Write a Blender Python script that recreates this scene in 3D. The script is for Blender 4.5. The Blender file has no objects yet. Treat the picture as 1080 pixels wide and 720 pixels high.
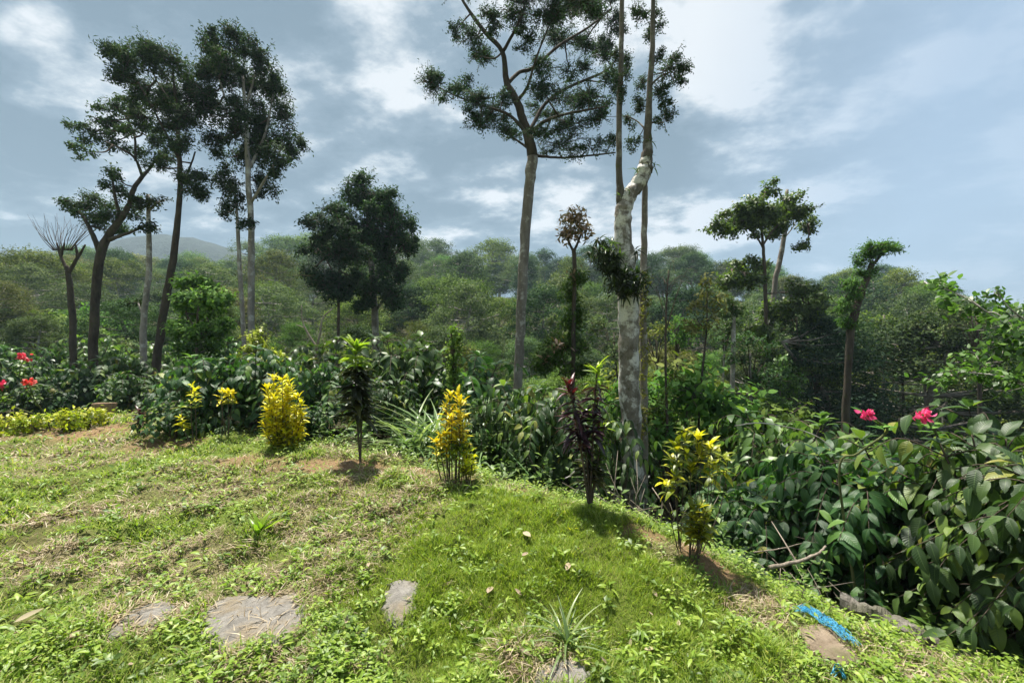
import bpy, math, random
import numpy as np
from mathutils import Vector

random.seed(11)
rng = np.random.default_rng(11)
PI = math.pi
sc = bpy.context.scene
col = sc.collection
EYE = 1.7
F, CX, CY = 453.0, 540.0, 360.0      # focal length and centre in units of the 1080 px wide photograph


def P(px, py, d):
    return np.array([(px - CX) / F * d, d, EYE - (py - CY) / F * d])


# ------------------------------------------------------------------ noise
def _hash(ix, iy, seed):
    n = (ix.astype(np.int64) * 374761393 + iy.astype(np.int64) * 668265263 + seed * 1274126177) & 0x7fffffff
    n = ((n ^ (n >> 13)) * 1274126177) & 0x7fffffff
    n = (n ^ (n >> 16)) & 0xffffff
    return n / float(0xffffff)


def vnoise(x, y, seed=0):
    x = np.asarray(x, float); y = np.asarray(y, float)
    ix = np.floor(x); iy = np.floor(y)
    fx = x - ix; fy = y - iy
    fx = fx * fx * (3 - 2 * fx); fy = fy * fy * (3 - 2 * fy)
    a = _hash(ix, iy, seed); b = _hash(ix + 1, iy, seed)
    c = _hash(ix, iy + 1, seed); d = _hash(ix + 1, iy + 1, seed)
    return (a * (1 - fx) + b * fx) * (1 - fy) + (c * (1 - fx) + d * fx) * fy


def fbm(x, y, seed=0, o=4):
    t = 0; a = .5; s = 0
    for k in range(o):
        t = t + a * vnoise(np.asarray(x) * 2 ** k + 17.3 * k, np.asarray(y) * 2 ** k - 9.1 * k, seed + k)
        s += a; a *= .5
    return t / s


def sstep(a, b, x):
    t = np.clip((np.asarray(x, float) - a) / (b - a), 0, 1)
    return t * t * (3 - 2 * t)


# ------------------------------------------------------------------ terrain height
CREST = [(0, 445, 7.9), (100, 432, 8.2), (200, 462, 5.9), (300, 476, 5.1), (400, 485, 4.8), (500, 504, 4.4), (600, 530, 3.95),
         (700, 562, 3.5), (760, 592, 3.2), (850, 632, 2.9), (1000, 690, 2.5), (1080, 725, 2.35)]
_lawn = [(0, 720, 2.1), (270, 720, 2.15), (540, 720, 2.15), (800, 720, 2.2), (1000, 702, 2.44),
         (0, 600, 3.1), (270, 600, 3.15), (540, 600, 3.0), (680, 600, 2.97), (0, 540, 3.95), (270, 540, 3.9), (400, 540, 3.75),
         (540, 540, 3.6), (0, 500, 4.9), (200, 500, 4.65), (350, 500, 4.4), (0, 470, 6.0), (130, 470, 5.6), (760, 650, 2.7)]
_ctl = [tuple(P(*p)) for p in CREST + _lawn]
_drops = [(-12, 11, 1.5), (-8, 11, 1.42), (-5, 9, 1.5), (-3, 8, 1.55), (-1.5, 7, 1.75), (-.5, 6.5, 2.0), (.6, 6, 2.2), (1.3, 5.5, 2.4),
          (1.9, 4.9, 2.45), (2.4, 4.2, 2.45), (2.9, 3.6, 2.35), (3.3, 2.9, 2.3), (3.7, 2.2, 2.25), (4.2, 1, 2.2), (6, 1, 2.8), (6, 4, 3.2),
          (5, 6, 3.3), (3, 8, 3.4), (0, 9, 2.9), (-3, 11, 2.2), (7, 8, 4.0),
          (0, 0, 1.72), (-3, 0, 1.72), (3, 0, 1.9), (0, -4, 1.75), (-6, -3, 1.7), (6, -3, 2.4), (-9, 2, 1.65), (-12, 6, 1.6), (-12, 0, 1.7),
          (0, -9, 1.8), (-9, -9, 1.7), (9, -9, 2.6)]
_ctl += [(x, y, EYE - d) for x, y, d in _drops]
ANG = np.radians([-180, -62, -50, -35, -20, 0, 20, 35, 47, 62, 180])
RAD = np.array([8, 12, 16, 20, 30, 45, 60, 85, 115, 150, 260, 700, 5000.])
_tab = {
    0: [1.6, 1.6, 1.6, 1.6, 2, 2.4, 1.4, -1, -2, -3, 0, 6, 6], 1: [1.5, 1.5, 1.55, 1.6, 2, 2, 1.2, -1, -2, -3, 0, 6, 6],
    2: [1.5, 1.5, 1.6, 1.8, 2.2, 2, 1, -2, -5, -6, 0, 6, 6], 3: [1.5, 1.7, 1.9, 2.2, 2.6, 2.2, 0, -3, -7, -8, 0, 6, 6],
    4: [1.9, 2.3, 2.8, 3.4, 4.2, 2.6, -1, -6, -11, -13, -5, 6, 6], 5: [2.8, 3.8, 5.0, 6.0, 6.6, 3.6, 0, -6.5, -12, -14, -6, 6, 6],
    6: [3.3, 4.4, 5.8, 6.8, 7.2, 4.2, 1, -5, -11, -12, -5, 6, 6], 7: [3.6, 4.8, 6.2, 7.4, 8, 5.5, 3, -2, -8, -8, -3, 6, 6],
    8: [3.6, 4.8, 6.4, 7.6, 8.4, 6.5, 4.5, 0, -5, -4, 0, 6, 6], 9: [3.4, 4.6, 6.2, 7.6, 8.4, 7, 5, 2, -2, 0, 2, 6, 6],
    10: [1.6, 1.6, 1.6, 1.6, 2, 2.4, 1.4, -1, -2, -3, 0, 6, 6]}
TAB = EYE - np.array([_tab[i] for i in range(11)])


def zfar(x, y):
    r = np.hypot(x, y); a = np.arctan2(x, y)
    lr = np.log(np.maximum(r, 8)); LR = np.log(RAD)
    i = np.clip(np.searchsorted(LR, lr) - 1, 0, len(LR) - 2)
    t = np.clip((lr - LR[i]) / (LR[i + 1] - LR[i]), 0, 1)
    j = np.clip(np.searchsorted(ANG, a) - 1, 0, len(ANG) - 2)
    u = np.clip((a - ANG[j]) / (ANG[j + 1] - ANG[j]), 0, 1); u = u * u * (3 - 2 * u)
    lo = TAB[j, i] * (1 - t) + TAB[j, i + 1] * t
    hi = TAB[j + 1, i] * (1 - t) + TAB[j + 1, i + 1] * t
    return lo * (1 - u) + hi * u + (fbm(x * .05, y * .05, 5) - .5) * 1.5 * sstep(14, 40, r)


for a in np.linspace(-PI, PI, 24, endpoint=False):
    for r in (13.5, 18):
        x, y = r * math.sin(a), r * math.cos(a)
        _ctl.append((x, y, float(zfar(np.array([x]), np.array([y]))[0])))
C = np.array(_ctl)
CP = C[:, :2]


def _U(d2):
    return np.where(d2 > 1e-9, .5 * d2 * np.log(np.maximum(d2, 1e-9)), 0)


_n = len(CP)
_A = np.zeros((_n + 3, _n + 3))
_A[:_n, :_n] = _U(((CP[:, None] - CP[None]) ** 2).sum(-1)) + np.eye(_n) * .08
_A[:_n, _n] = 1; _A[:_n, _n + 1:] = CP; _A[_n, :_n] = 1; _A[_n + 1:, :_n] = CP.T
_w = np.linalg.solve(_A, np.concatenate([C[:, 2], np.zeros(3)]))


def znear(x, y):
    out = np.empty(x.shape); fx = x.ravel(); fy = y.ravel(); o = out.ravel()
    for s in range(0, len(fx), 20000):
        q = np.stack([fx[s:s + 20000], fy[s:s + 20000]], 1)
        d2 = ((q[:, None] - CP[None]) ** 2).sum(-1)
        o[s:s + 20000] = _U(d2) @ _w[:_n] + _w[_n] + q @ _w[_n + 1:]
    return o.reshape(x.shape)


FLAT = []      # places where stepping stones lie level


def ground_z(x, y):
    x = np.atleast_1d(np.asarray(x, float)); y = np.atleast_1d(np.asarray(y, float))
    r = np.hypot(x, y); w = sstep(9, 14, r)
    z = np.zeros(x.shape)
    m = w < 1
    if m.any():
        z[m] += (1 - w[m]) * znear(x[m], y[m])
    m = w > 0
    if m.any():
        z[m] += w[m] * zfar(x[m], y[m])
    near = 1 - sstep(7, 16, r)
    for (fx, fy, fr) in FLAT:
        near = near * sstep(fr * .75, fr * 1.5, np.hypot(x - fx, y - fy))
    z += near * ((fbm(x * 1.3, y * 1.3, 21) - .5) * .16 + (fbm(x * 3.6 + y * 1.2, y * 5 - x * 1.5, 31, 4) - .5) * .16)
    return z


def gz(x, y):
    return float(ground_z(x, y)[0])


def G(px, py, dmax=40):
    """where the sight line through photograph pixel (px, py) meets the ground"""
    ds = np.arange(1.4, dmax, .02)
    pts = np.stack([(px - CX) / F * ds, ds, EYE - (py - CY) / F * ds], 1)
    g = ground_z(pts[:, 0], pts[:, 1])
    k = np.nonzero(pts[:, 2] <= g)[0]
    k = k[0] if len(k) else len(ds) - 1
    return np.array([pts[k, 0], pts[k, 1], g[k]])


for (px_, py_, r_) in ((265, 660, .36), (423, 638, .2), (148, 656, .26), (592, 714, .22), (872, 684, .2)):
    FLAT.append((*G(px_, py_)[:2], r_))
CRXY = np.array([P(*p)[:2] for p in CREST])
CRXY = np.vstack([[-16, 8.6], CRXY, [4.2, 1.0], [5, -3]])


def crest_sd(x, y):
    """signed plan distance to the crest line of the lawn (positive on the lawn)"""
    q = np.stack([x, y], -1)
    best = np.full(x.shape, 1e9); sg = np.ones(x.shape)
    for a, b in zip(CRXY[:-1], CRXY[1:]):
        ab = b - a; t = np.clip(((q - a) @ ab) / (ab @ ab), 0, 1)
        d = np.hypot(*(np.moveaxis(q - (a + t[..., None] * ab), -1, 0)))
        s = np.sign(ab[0] * (q[..., 1] - a[1]) - ab[1] * (q[..., 0] - a[0]))
        u = d < best
        best = np.where(u, d, best); sg = np.where(u, -s, sg)
    return best * sg


# ------------------------------------------------------------------ mesh building
class MB:
    def __init__(s):
        s.v = []; s.f = []; s.uv = []; s.n = 0; s.m = []; s.nr = []; s.cn = False

    def add(s, v, f, uv=None, m=0, nr=None):
        v = np.asarray(v, float).reshape(-1, 3)
        for ff in f:
            ff = np.asarray(ff)
            s.f.append(ff + s.n); s.m.append(np.full(len(ff), m))
        s.v.append(v)
        s.nr.append(np.zeros(v.shape) if nr is None else nr); s.cn |= nr is not None
        s.uv.append(np.zeros((len(v), 2)) if uv is None else np.asarray(uv, float))
        s.n += len(v)

    def scatter(s, tpl, pos, R, scale, m=0, nr=None):
        """copies of a template (verts, [faces...], uv) at pos with 3x3 frames R"""
        tv, tf, tuv = tpl
        N = len(pos)
        if N == 0:
            return
        sc_ = np.asarray(scale, float)
        sc_ = sc_.reshape(N, 1, -1) if sc_.ndim > 0 else sc_
        loc = tv[None] * sc_
        V = np.einsum('nij,nkj->nki', R, loc) + np.asarray(pos)[:, None]
        off = (np.arange(N) * len(tv))[:, None, None]
        fs = [(np.asarray(f)[None] + off).reshape(-1, f.shape[1]) for f in tf]
        s.add(V.reshape(-1, 3), fs, np.tile(tuv, (N, 1)), m, None if nr is None else np.repeat(nr, len(tv), 0))

    def tube(s, pts, rad, k=6, m=0, cap=True):
        pts = np.asarray(pts, float); rad = np.asarray(rad, float) * np.ones(len(pts))
        n = len(pts)
        T = np.gradient(pts, axis=0); T /= np.linalg.norm(T, axis=1)[:, None] + 1e-9
        ref = np.array([0, 0, 1.]) if abs(T[0][2]) < .9 else np.array([0, 1., 0])
        X = np.cross(T[0], ref); X /= np.linalg.norm(X) + 1e-9
        an = np.linspace(0, 2 * PI, k, endpoint=False)
        V = []; L = 0; uv = []
        for i in range(n):
            X = X - T[i] * (X @ T[i]); X /= np.linalg.norm(X) + 1e-9
            Y = np.cross(T[i], X)
            V.append(pts[i] + rad[i] * (np.cos(an)[:, None] * X + np.sin(an)[:, None] * Y))
            if i:
                L += np.linalg.norm(pts[i] - pts[i - 1])
            uv.append(np.stack([an / (2 * PI), np.full(k, L)], 1))
        i = np.arange(n - 1)[:, None] * k; j = np.arange(k)[None]
        q = np.stack([i + j, i + (j + 1) % k, i + k + (j + 1) % k, i + k + j], -1).reshape(-1, 4)
        V = np.concatenate(V); uv = np.concatenate(uv)
        fs = [q]
        if cap:
            V = np.vstack([V, pts[0], pts[-1]]); uv = np.vstack([uv, [0, 0], [0, L]])
            jj = np.arange(k)
            fs.append(np.concatenate([np.stack([np.full(k, n * k), (jj + 1) % k, jj], 1),
                                      np.stack([np.full(k, n * k + 1), (n - 1) * k + jj, (n - 1) * k + (jj + 1) % k], 1)]))
        s.add(V, fs, uv, m)

    def mesh(s, name, mats, smooth=True):
        me = bpy.data.meshes.new(name)
        if not s.n:
            return me
        v = np.concatenate(s.v).astype(np.float32); uv = np.concatenate(s.uv)
        cnt = np.concatenate([np.full(len(f), f.shape[1]) for f in s.f])
        li = np.concatenate([f.ravel() for f in s.f]).astype(np.int32)
        me.vertices.add(len(v)); me.vertices.foreach_set('co', v.ravel())
        me.loops.add(len(li)); me.loops.foreach_set('vertex_index', li)
        me.polygons.add(len(cnt))
        me.polygons.foreach_set('loop_start', np.concatenate([[0], np.cumsum(cnt)[:-1]]).astype(np.int32))
        me.polygons.foreach_set('material_index', np.concatenate(s.m).astype(np.int32))
        me.polygons.foreach_set('use_smooth', np.full(len(cnt), smooth))
        ul = me.uv_layers.new(name='UVMap')
        ul.data.foreach_set('uv', uv[li].astype(np.float32).ravel())
        for m in (mats if isinstance(mats, (list, tuple)) else [mats]):
            me.materials.append(m)
        me.update(calc_edges=True)
        me.validate()
        if s.cn:
            me.normals_split_custom_set_from_vertices(np.concatenate(s.nr).astype(np.float32))
        return me

    def obj(s, name, mats, parent=None, loc=None, smooth=True):
        if loc is not None:
            s.v = [a - np.asarray(loc) for a in s.v]
        o = bpy.data.objects.new(name, s.mesh(name, mats, smooth))
        col.objects.link(o)
        if parent is not None:
            o.parent = parent
        elif loc is not None:
            o.location = loc
        return o


def join(a, b):
    """b's geometry appended to a with material slot 1"""
    for v, uv in zip(b.v, b.uv):
        a.v.append(v); a.uv.append(uv); a.nr.append(np.zeros(v.shape))
    for f in b.f:
        a.f.append(f + a.n); a.m.append(np.full(len(f), 1))
    a.n += b.n
    return a


def tag(o, label, cat, group=None, kind=None):
    o['label'] = label; o['category'] = cat
    if group:
        o['group'] = group
    if kind:
        o['kind'] = kind
    return o


def thing(name, label, cat, loc=(0, 0, 0), group=None):
    o = bpy.data.objects.new(name, None)
    o.empty_display_size = .2
    col.objects.link(o); o.location = [float(c) for c in loc]
    return tag(o, label, cat, group)


def dup(root, loc, rz=0, s=1, label=None, group=None, zs=None):
    r = root.copy(); col.objects.link(r)
    place(r, loc, rz, s, zs)
    if label:
        r['label'] = label
    if group:
        r['group'] = group
    for ch in list(root.children):
        c = ch.copy(); col.objects.link(c); c.parent = r
        for g in ch.children:
            d = g.copy(); col.objects.link(d); d.parent = c
    return r


def place(r, loc, rz=0, s=1, zs=None):
    r.location = [float(c) for c in loc]; r.rotation_euler = (0, 0, rz); r.scale = (s, s, zs or s)


def norm(a):
    a = np.asarray(a, float)
    return a / (np.linalg.norm(a, axis=-1, keepdims=True) + 1e-9)


def frames(d, up):
    """3x3 frames: +Y along d, +Z near up"""
    y = norm(d); x = norm(np.cross(y, up)); z = np.cross(x, y)
    return np.stack([x, y, z], -1)


def rdir(n, up=0.):
    v = rng.normal(size=(n, 3)); v = norm(v); v[:, 2] += up
    return norm(v)


def catmull(pts, step=4):
    p = np.asarray(pts, float)
    if len(p) < 3:
        t = np.linspace(0, 1, step + 1)[:, None]
        return p[0] * (1 - t) + p[-1] * t
    q = np.vstack([2 * p[0] - p[1], p, 2 * p[-1] - p[-2]])
    out = []
    for i in range(1, len(q) - 2):
        t = np.linspace(0, 1, step, endpoint=False)[:, None]
        a, b, c, d = q[i - 1], q[i], q[i + 1], q[i + 2]
        out.append(.5 * (2 * b + (c - a) * t + (2 * a - 5 * b + 4 * c - d) * t ** 2 + (3 * b - a - 3 * c + d) * t ** 3))
    out.append(p[-1:])
    return np.concatenate(out)


# leaf templates: base at the origin, along +Y, unit length, face up +Z
def t_diamond(w=.42, fold=.12):
    v = np.array([[0, 0, 0], [w / 2, .45, fold], [0, 1, -.06], [-w / 2, .45, fold]])
    return v, [np.array([[0, 1, 2], [0, 2, 3]])], np.array([[.5, 0], [1, .45], [.5, 1], [0, .45]])


def t_leaf(w=.42, n=6, fold=.16, droop=.25, prof=None, wave=0.):
    """blade with a midrib fold, a droop and an outline profile"""
    v = []; uv = []
    for i in range(n + 1):
        t = i / n
        h = (math.sin(PI * min(1, t ** .85)) ** .75 if prof is None else prof(t)) * w / 2
        if i == n:
            h = .004
        y = t * (1 - .12 * droop * t); z = -droop * t * t
        wv = wave * math.sin(i * 2.3)
        v += [[-h, y, z + fold * h * 2 + wv * h], [0, y, z], [h, y, z + fold * h * 2 - wv * h]]
        uv += [[0, t], [.5, t], [1, t]]
    f = []
    for i in range(n):
        a = i * 3
        f += [[a, a + 1, a + 4, a + 3], [a + 1, a + 2, a + 5, a + 4]]
    return np.array(v), [np.array(f)], np.array(uv)


def t_blade(w=.05, bend=.35, n=2):
    v = []; uv = []
    for i in range(n):
        t = i / n
        h = w / 2 * (1 - .35 * t)
        v += [[-h, t, bend * t * t], [h, t, bend * t * t]]; uv += [[0, t], [1, t]]
    v.append([0, 1 - bend * .3, bend]); uv.append([.5, 1])
    q = np.array([[2 * i, 2 * i + 1, 2 * i + 3, 2 * i + 2] for i in range(n - 1)]).reshape(-1, 4)
    return np.array(v), [q, np.array([[2 * n - 2, 2 * n - 1, 2 * n]])], np.array(uv)


# ------------------------------------------------------------------ materials
class NT:
    def __init__(s, mat):
        s.t = mat.node_tree; s.t.nodes.clear()

    def n(s, typ, ins=None, **kw):
        nd = s.t.nodes.new(typ)
        for k, v in kw.items():
            setattr(nd, k, v)
        for k, v in (ins or {}).items():
            if isinstance(v, bpy.types.NodeSocket):
                s.t.links.new(v, nd.inputs[k])
            else:
                nd.inputs[k].default_value = v
        return nd

    def ramp(s, fac, stops, interp='LINEAR'):
        r = s.n('ShaderNodeValToRGB', {0: fac})
        r.color_ramp.interpolation = interp
        e = r.color_ramp.elements
        while len(e) < len(stops):
            e.new(.5)
        for i, (p, c) in enumerate(stops):
            e[i].position = p
            e[i].color = (*c, 1) if len(c) == 3 else c
        return r.outputs[0]

    def mix(s, fac, a, b, mode='MIX'):
        m = s.n('ShaderNodeMix', data_type='RGBA', blend_type=mode)
        for k, v in ((0, fac), (6, a), (7, b)):
            if isinstance(v, bpy.types.NodeSocket):
                s.t.links.new(v, m.inputs[k])
            else:
                m.inputs[k].default_value = v if k == 0 else ((*v, 1) if len(v) == 3 else v)
        return m.outputs[2]

    def math(s, op, a, b=0.):
        m = s.n('ShaderNodeMath', {0: a, 1: b}, operation=op)
        return m.outputs[0]

    def noise(s, vec, scale, detail=4, rough=.55, w=None):
        nd = s.n('ShaderNodeTexNoise', {'Vector': vec, 'Scale': scale, 'Detail': detail, 'Roughness': rough})
        return nd.outputs['Fac']

    def out(s, sh, vol=None):
        o = s.n('ShaderNodeOutputMaterial')
        if sh is not None:
            s.t.links.new(sh, o.inputs[0])
        if vol is not None:
            s.t.links.new(vol, o.inputs[1])


def newmat(name):
    m = bpy.data.materials.new(name); m.use_nodes = True
    return m, NT(m)


def leaf_mat(name, stops, rough=.5, trans=.35, tint=(1.5, 1.7, .8), spec=.4, veins=False, objvar=.25, mottle=None):
    m, t = newmat(name)
    geo = t.n('ShaderNodeNewGeometry'); oi = t.n('ShaderNodeObjectInfo')
    c = t.ramp(geo.outputs['Random Per Island'], stops)
    hsv = t.n('ShaderNodeHueSaturation', {'Color': c})
    v = t.math('ADD', t.math('MULTIPLY', oi.outputs['Random'], objvar * 2), 1 - objvar)
    t.t.links.new(v, hsv.inputs['Value'])
    h = t.math('ADD', t.math('MULTIPLY', t.math('FRACT', t.math('MULTIPLY', oi.outputs['Random'], 7.13)), .05 * (objvar > 0)), .5 - .025 * (objvar > 0))
    t.t.links.new(h, hsv.inputs['Hue'])
    c = hsv.outputs[0]
    nrm = None
    if mottle:
        mn = t.noise(t.n('ShaderNodeTexCoord').outputs['Object'], mottle[1], 3, .6)
        c = t.mix(t.ramp(mn, [(.56, (0, 0, 0)), (.64, (.8, .8, .8))]), c, mottle[0])
    if veins:
        uv = t.n('ShaderNodeTexCoord').outputs['UV']
        sx = t.n('ShaderNodeSeparateXYZ', {0: uv})
        side = t.math('ABSOLUTE', t.math('SUBTRACT', sx.outputs[0], .5))
        ph = t.math('ADD', t.math('MULTIPLY', sx.outputs[1], 75.), t.math('MULTIPLY', side, -26.))
        rib = t.math('MULTIPLY', t.math('ADD', t.math('SINE', ph), 1.), .5)
        mid = t.math('LESS_THAN', side, .035)
        veinc = t.mix(t.math('MULTIPLY', t.math('POWER', rib, 8.), .2), c, (.06, .11, .035))
        c = t.mix(t.math('MULTIPLY', mid, .6), veinc, (.1, .16, .05))
        b = t.n('ShaderNodeBump', {'Strength': .35, 'Distance': .005, 'Height': t.math('SUBTRACT', 1., t.math('POWER', rib, 3.))})
        nrm = b.outputs[0]
    ins = {'Base Color': c, 'Roughness': rough, 'Specular IOR Level': spec}
    if nrm is not None:
        ins['Normal'] = nrm
    p = t.n('ShaderNodeBsdfPrincipled', ins)
    tc = t.mix(1., c, tint, 'MULTIPLY')
    tr = t.n('ShaderNodeBsdfTranslucent', {'Color': tc})
    mx = t.n('ShaderNodeMixShader', {0: trans, 1: p.outputs[0], 2: tr.outputs[0]})
    t.out(mx.outputs[0])
    return m


def bark_mat(name, dark, light, patch=None, scale=6., pfac=.55, moss=None, stretch=.35):
    m, t = newmat(name)
    tc = t.n('ShaderNodeTexCoord').outputs['Object']
    mp = t.n('ShaderNodeMapping', {'Vector': tc, 'Scale': (1, 1, stretch)}).outputs[0]
    n1 = t.noise(mp, scale, 6, .65)
    c = t.ramp(n1, [(.3, dark), (.7, light)])
    if patch:
        n2 = t.noise(tc, scale * .7, 5, .6)
        k = t.ramp(n2, [(pfac - .06, (0, 0, 0)), (pfac + .03, (1, 1, 1))])
        c = t.mix(k, c, patch)
        n4 = t.noise(tc, scale * 7, 4, .6)
        c = t.mix(t.ramp(n4, [(.55, (0, 0, 0)), (.75, (.7, .7, .7))]), c, dark)
    if moss:
        n3 = t.noise(tc, scale * 1.1, 5, .65)
        c = t.mix(t.ramp(n3, [(.56, (0, 0, 0)), (.68, (.85, .85, .85))]), c, moss)
    b = t.n('ShaderNodeBump', {'Strength': .8, 'Distance': .03, 'Height': t.noise(mp, scale * 4, 8, .7)})
    p = t.n('ShaderNodeBsdfPrincipled', {'Base Color': c, 'Roughness': .9, 'Specular IOR Level': .2, 'Normal': b.outputs[0]})
    t.out(p.outputs[0])
    return m


M = {}
M['bark_dark'] = bark_mat('dark bark', (.03, .024, .018), (.1, .08, .06), moss=(.06, .07, .025))
M['bark_grey'] = bark_mat('grey bark', (.12, .1, .08), (.28, .25, .21), patch=(.4, .38, .33), pfac=.6)
M['bark_white'] = bark_mat('pale lichen bark', (.09, .075, .055), (.3, .27, .23), patch=(.62, .6, .55), scale=7., pfac=.535, moss=(.075, .075, .03), stretch=.8)
M['bark_pale'] = bark_mat('pale bark', (.16, .14, .12), (.38, .35, .31), patch=(.5, .48, .44), pfac=.58)
M['bark_mid'] = bark_mat('mid grey bark', (.06, .052, .042), (.17, .15, .125), patch=(.26, .25, .22), pfac=.62, moss=(.07, .08, .03))
M['bark_twig'] = bark_mat('twig', (.05, .04, .03), (.13, .1, .075), scale=12)
M['dead_wood'] = bark_mat('dead wood', (.16, .13, .1), (.36, .31, .25), scale=10)
M['green_stem'] = bark_mat('green stem', (.07, .09, .03), (.16, .17, .07), scale=14)

M['lf_dark'] = leaf_mat('dark tree leaves', [(0, (.022, .046, .018)), (.6, (.038, .074, .025)), (1, (.07, .115, .038))], .75, .22, objvar=.34, spec=.12)
M['lf_blue'] = leaf_mat('bluish dark leaves', [(0, (.024, .05, .03)), (.6, (.038, .075, .04)), (1, (.065, .11, .055))], .75, .25, objvar=.34, spec=.12)
M['lf_mid'] = leaf_mat('mid green leaves', [(0, (.04, .085, .018)), (.6, (.075, .14, .027)), (1, (.15, .235, .05))], .75, .28, objvar=.34, spec=.12)
M['lf_bright'] = leaf_mat('fresh green leaves', [(0, (.045, .085, .018)), (.6, (.09, .16, .03)), (1, (.17, .26, .05))], .45, .38)
M['lf_olive'] = leaf_mat('olive leaves', [(0, (.055, .085, .018)), (.6, (.1, .14, .03)), (1, (.19, .235, .055))], .75, .28, objvar=.34, spec=.12)
M['lf_grey'] = leaf_mat('grey green leaves', [(0, (.045, .078, .034)), (.6, (.082, .125, .05)), (1, (.16, .205, .09))], .75, .28, objvar=.34, spec=.12)
M['lf_brown'] = leaf_mat('brownish leaves', [(0, (.07, .08, .026)), (.6, (.115, .125, .042)), (1, (.21, .205, .085))], .75, .28, objvar=.34, spec=.12)
M['lf_lime'] = leaf_mat('lime leaves', [(0, (.1, .14, .02)), (.6, (.2, .25, .04)), (1, (.3, .34, .08))], .45, .4)
M['lf_pink'] = leaf_mat('reddish tan leaves', [(0, (.09, .1, .03)), (.5, (.24, .16, .09)), (1, (.38, .24, .16))], .5, .4)
M['coffee'] = leaf_mat('glossy ribbed coffee leaves', [(0, (.018, .048, .014)), (.6, (.04, .092, .025)), (.85, (.07, .145, .033)), (.97, (.15, .24, .04)), (1, (.26, .24, .05))], .42, .3, spec=.38, veins=True, objvar=.2)
M['coffee_far'] = leaf_mat('coffee leaves', [(0, (.03, .07, .02)), (.6, (.06, .125, .032)), (1, (.13, .22, .045))], .42, .3, spec=.38, objvar=.3)
M['croton_y'] = leaf_mat('golden croton leaves', [(0, (.55, .52, .016)), (.6, (.8, .7, .018)), (1, (.62, .7, .035))], .4, .4, tint=(1.2, 1.1, .5), objvar=.05, mottle=((.16, .24, .015), 42))
M['croton_g'] = leaf_mat('green gold croton leaves', [(0, (.07, .12, .012)), (.5, (.2, .26, .015)), (1, (.45, .45, .02))], .4, .35, tint=(1.3, 1.2, .5), objvar=.05, mottle=((.05, .1, .012), 42))
M['cord_dark'] = leaf_mat('dark purple strap leaves', [(0, (.018, .012, .014)), (.6, (.035, .018, .022)), (1, (.075, .03, .03))], .35, .2, tint=(2., .8, .8), objvar=.05)
M['cord_brown'] = leaf_mat('dark bronze strap leaves', [(0, (.02, .024, .012)), (.6, (.04, .045, .018)), (1, (.08, .08, .025))], .35, .25, objvar=.05)
M['cord_red'] = leaf_mat('wine red strap leaves', [(0, (.035, .012, .012)), (1, (.085, .022, .02))], .35, .3, tint=(2., .8, .8), objvar=.05)
M['cord_lime'] = leaf_mat('lime strap leaves', [(0, (.16, .24, .02)), (1, (.36, .4, .04))], .35, .42, objvar=.05)
M['cord_green'] = leaf_mat('deep green strap leaves', [(0, (.035, .07, .015)), (1, (.1, .15, .025))], .35, .35, objvar=.05)
M['strap'] = leaf_mat('long arching leaves', [(0, (.07, .14, .045)), (.6, (.14, .23, .08)), (1, (.3, .37, .18))], .35, .3, objvar=.1)
M['duranta'] = leaf_mat('golden hedge leaves', [(0, (.12, .16, .015)), (.5, (.3, .33, .02)), (1, (.52, .5, .05))], .45, .4, objvar=.1)
M['epi'] = leaf_mat('dark fern fronds', [(0, (.012, .018, .01)), (.6, (.025, .035, .014)), (1, (.07, .1, .025))], .6, .2)
M['moss'] = leaf_mat('moss', [(0, (.09, .1, .015)), (1, (.22, .2, .04))], .8, .3)
M['grass_fine'] = leaf_mat('fine lawn grass', [(0, (.1, .16, .014)), (.5, (.2, .3, .026)), (.85, (.3, .4, .045)), (1, (.42, .42, .12))], .5, .4, tint=(1.4, 1.4, .6), objvar=0)
M['grass_mix'] = leaf_mat('rough grass', [(0, (.1, .16, .02)), (.5, (.2, .3, .04)), (.8, (.3, .37, .07)), (1, (.45, .42, .18))], .5, .4, tint=(1.3, 1.4, .7), objvar=0)
M['straw'] = leaf_mat('dry grass', [(0, (.2, .15, .09)), (.5, (.38, .3, .19)), (1, (.58, .5, .36))], .6, .3, tint=(1.2, 1.1, .9), objvar=0)
M['weed'] = leaf_mat('lime green weeds', [(0, (.12, .2, .022)), (.5, (.2, .31, .038)), (1, (.34, .43, .07))], .45, .42, tint=(1.3, 1.4, .6), objvar=0)
M['weed_deep'] = leaf_mat('green weeds', [(0, (.055, .11, .022)), (.6, (.11, .2, .04)), (1, (.2, .3, .06))], .45, .38, objvar=.1)
M['litter'] = leaf_mat('dry leaves', [(0, (.22, .15, .09)), (.6, (.4, .32, .22)), (1, (.58, .52, .42))], .7, .25, tint=(1.2, 1.1, .9), objvar=.1)
M['petal'] = leaf_mat('crimson pink petals', [(0, (.6, .025, .08)), (1, (.85, .13, .23))], .5, .4, tint=(1.2, .8, .9), objvar=.05)
M['petal_red'] = leaf_mat('red petals', [(0, (.5, .03, .03)), (1, (.72, .09, .08))], .5, .4, tint=(1.2, .8, .9), objvar=.05)


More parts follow.
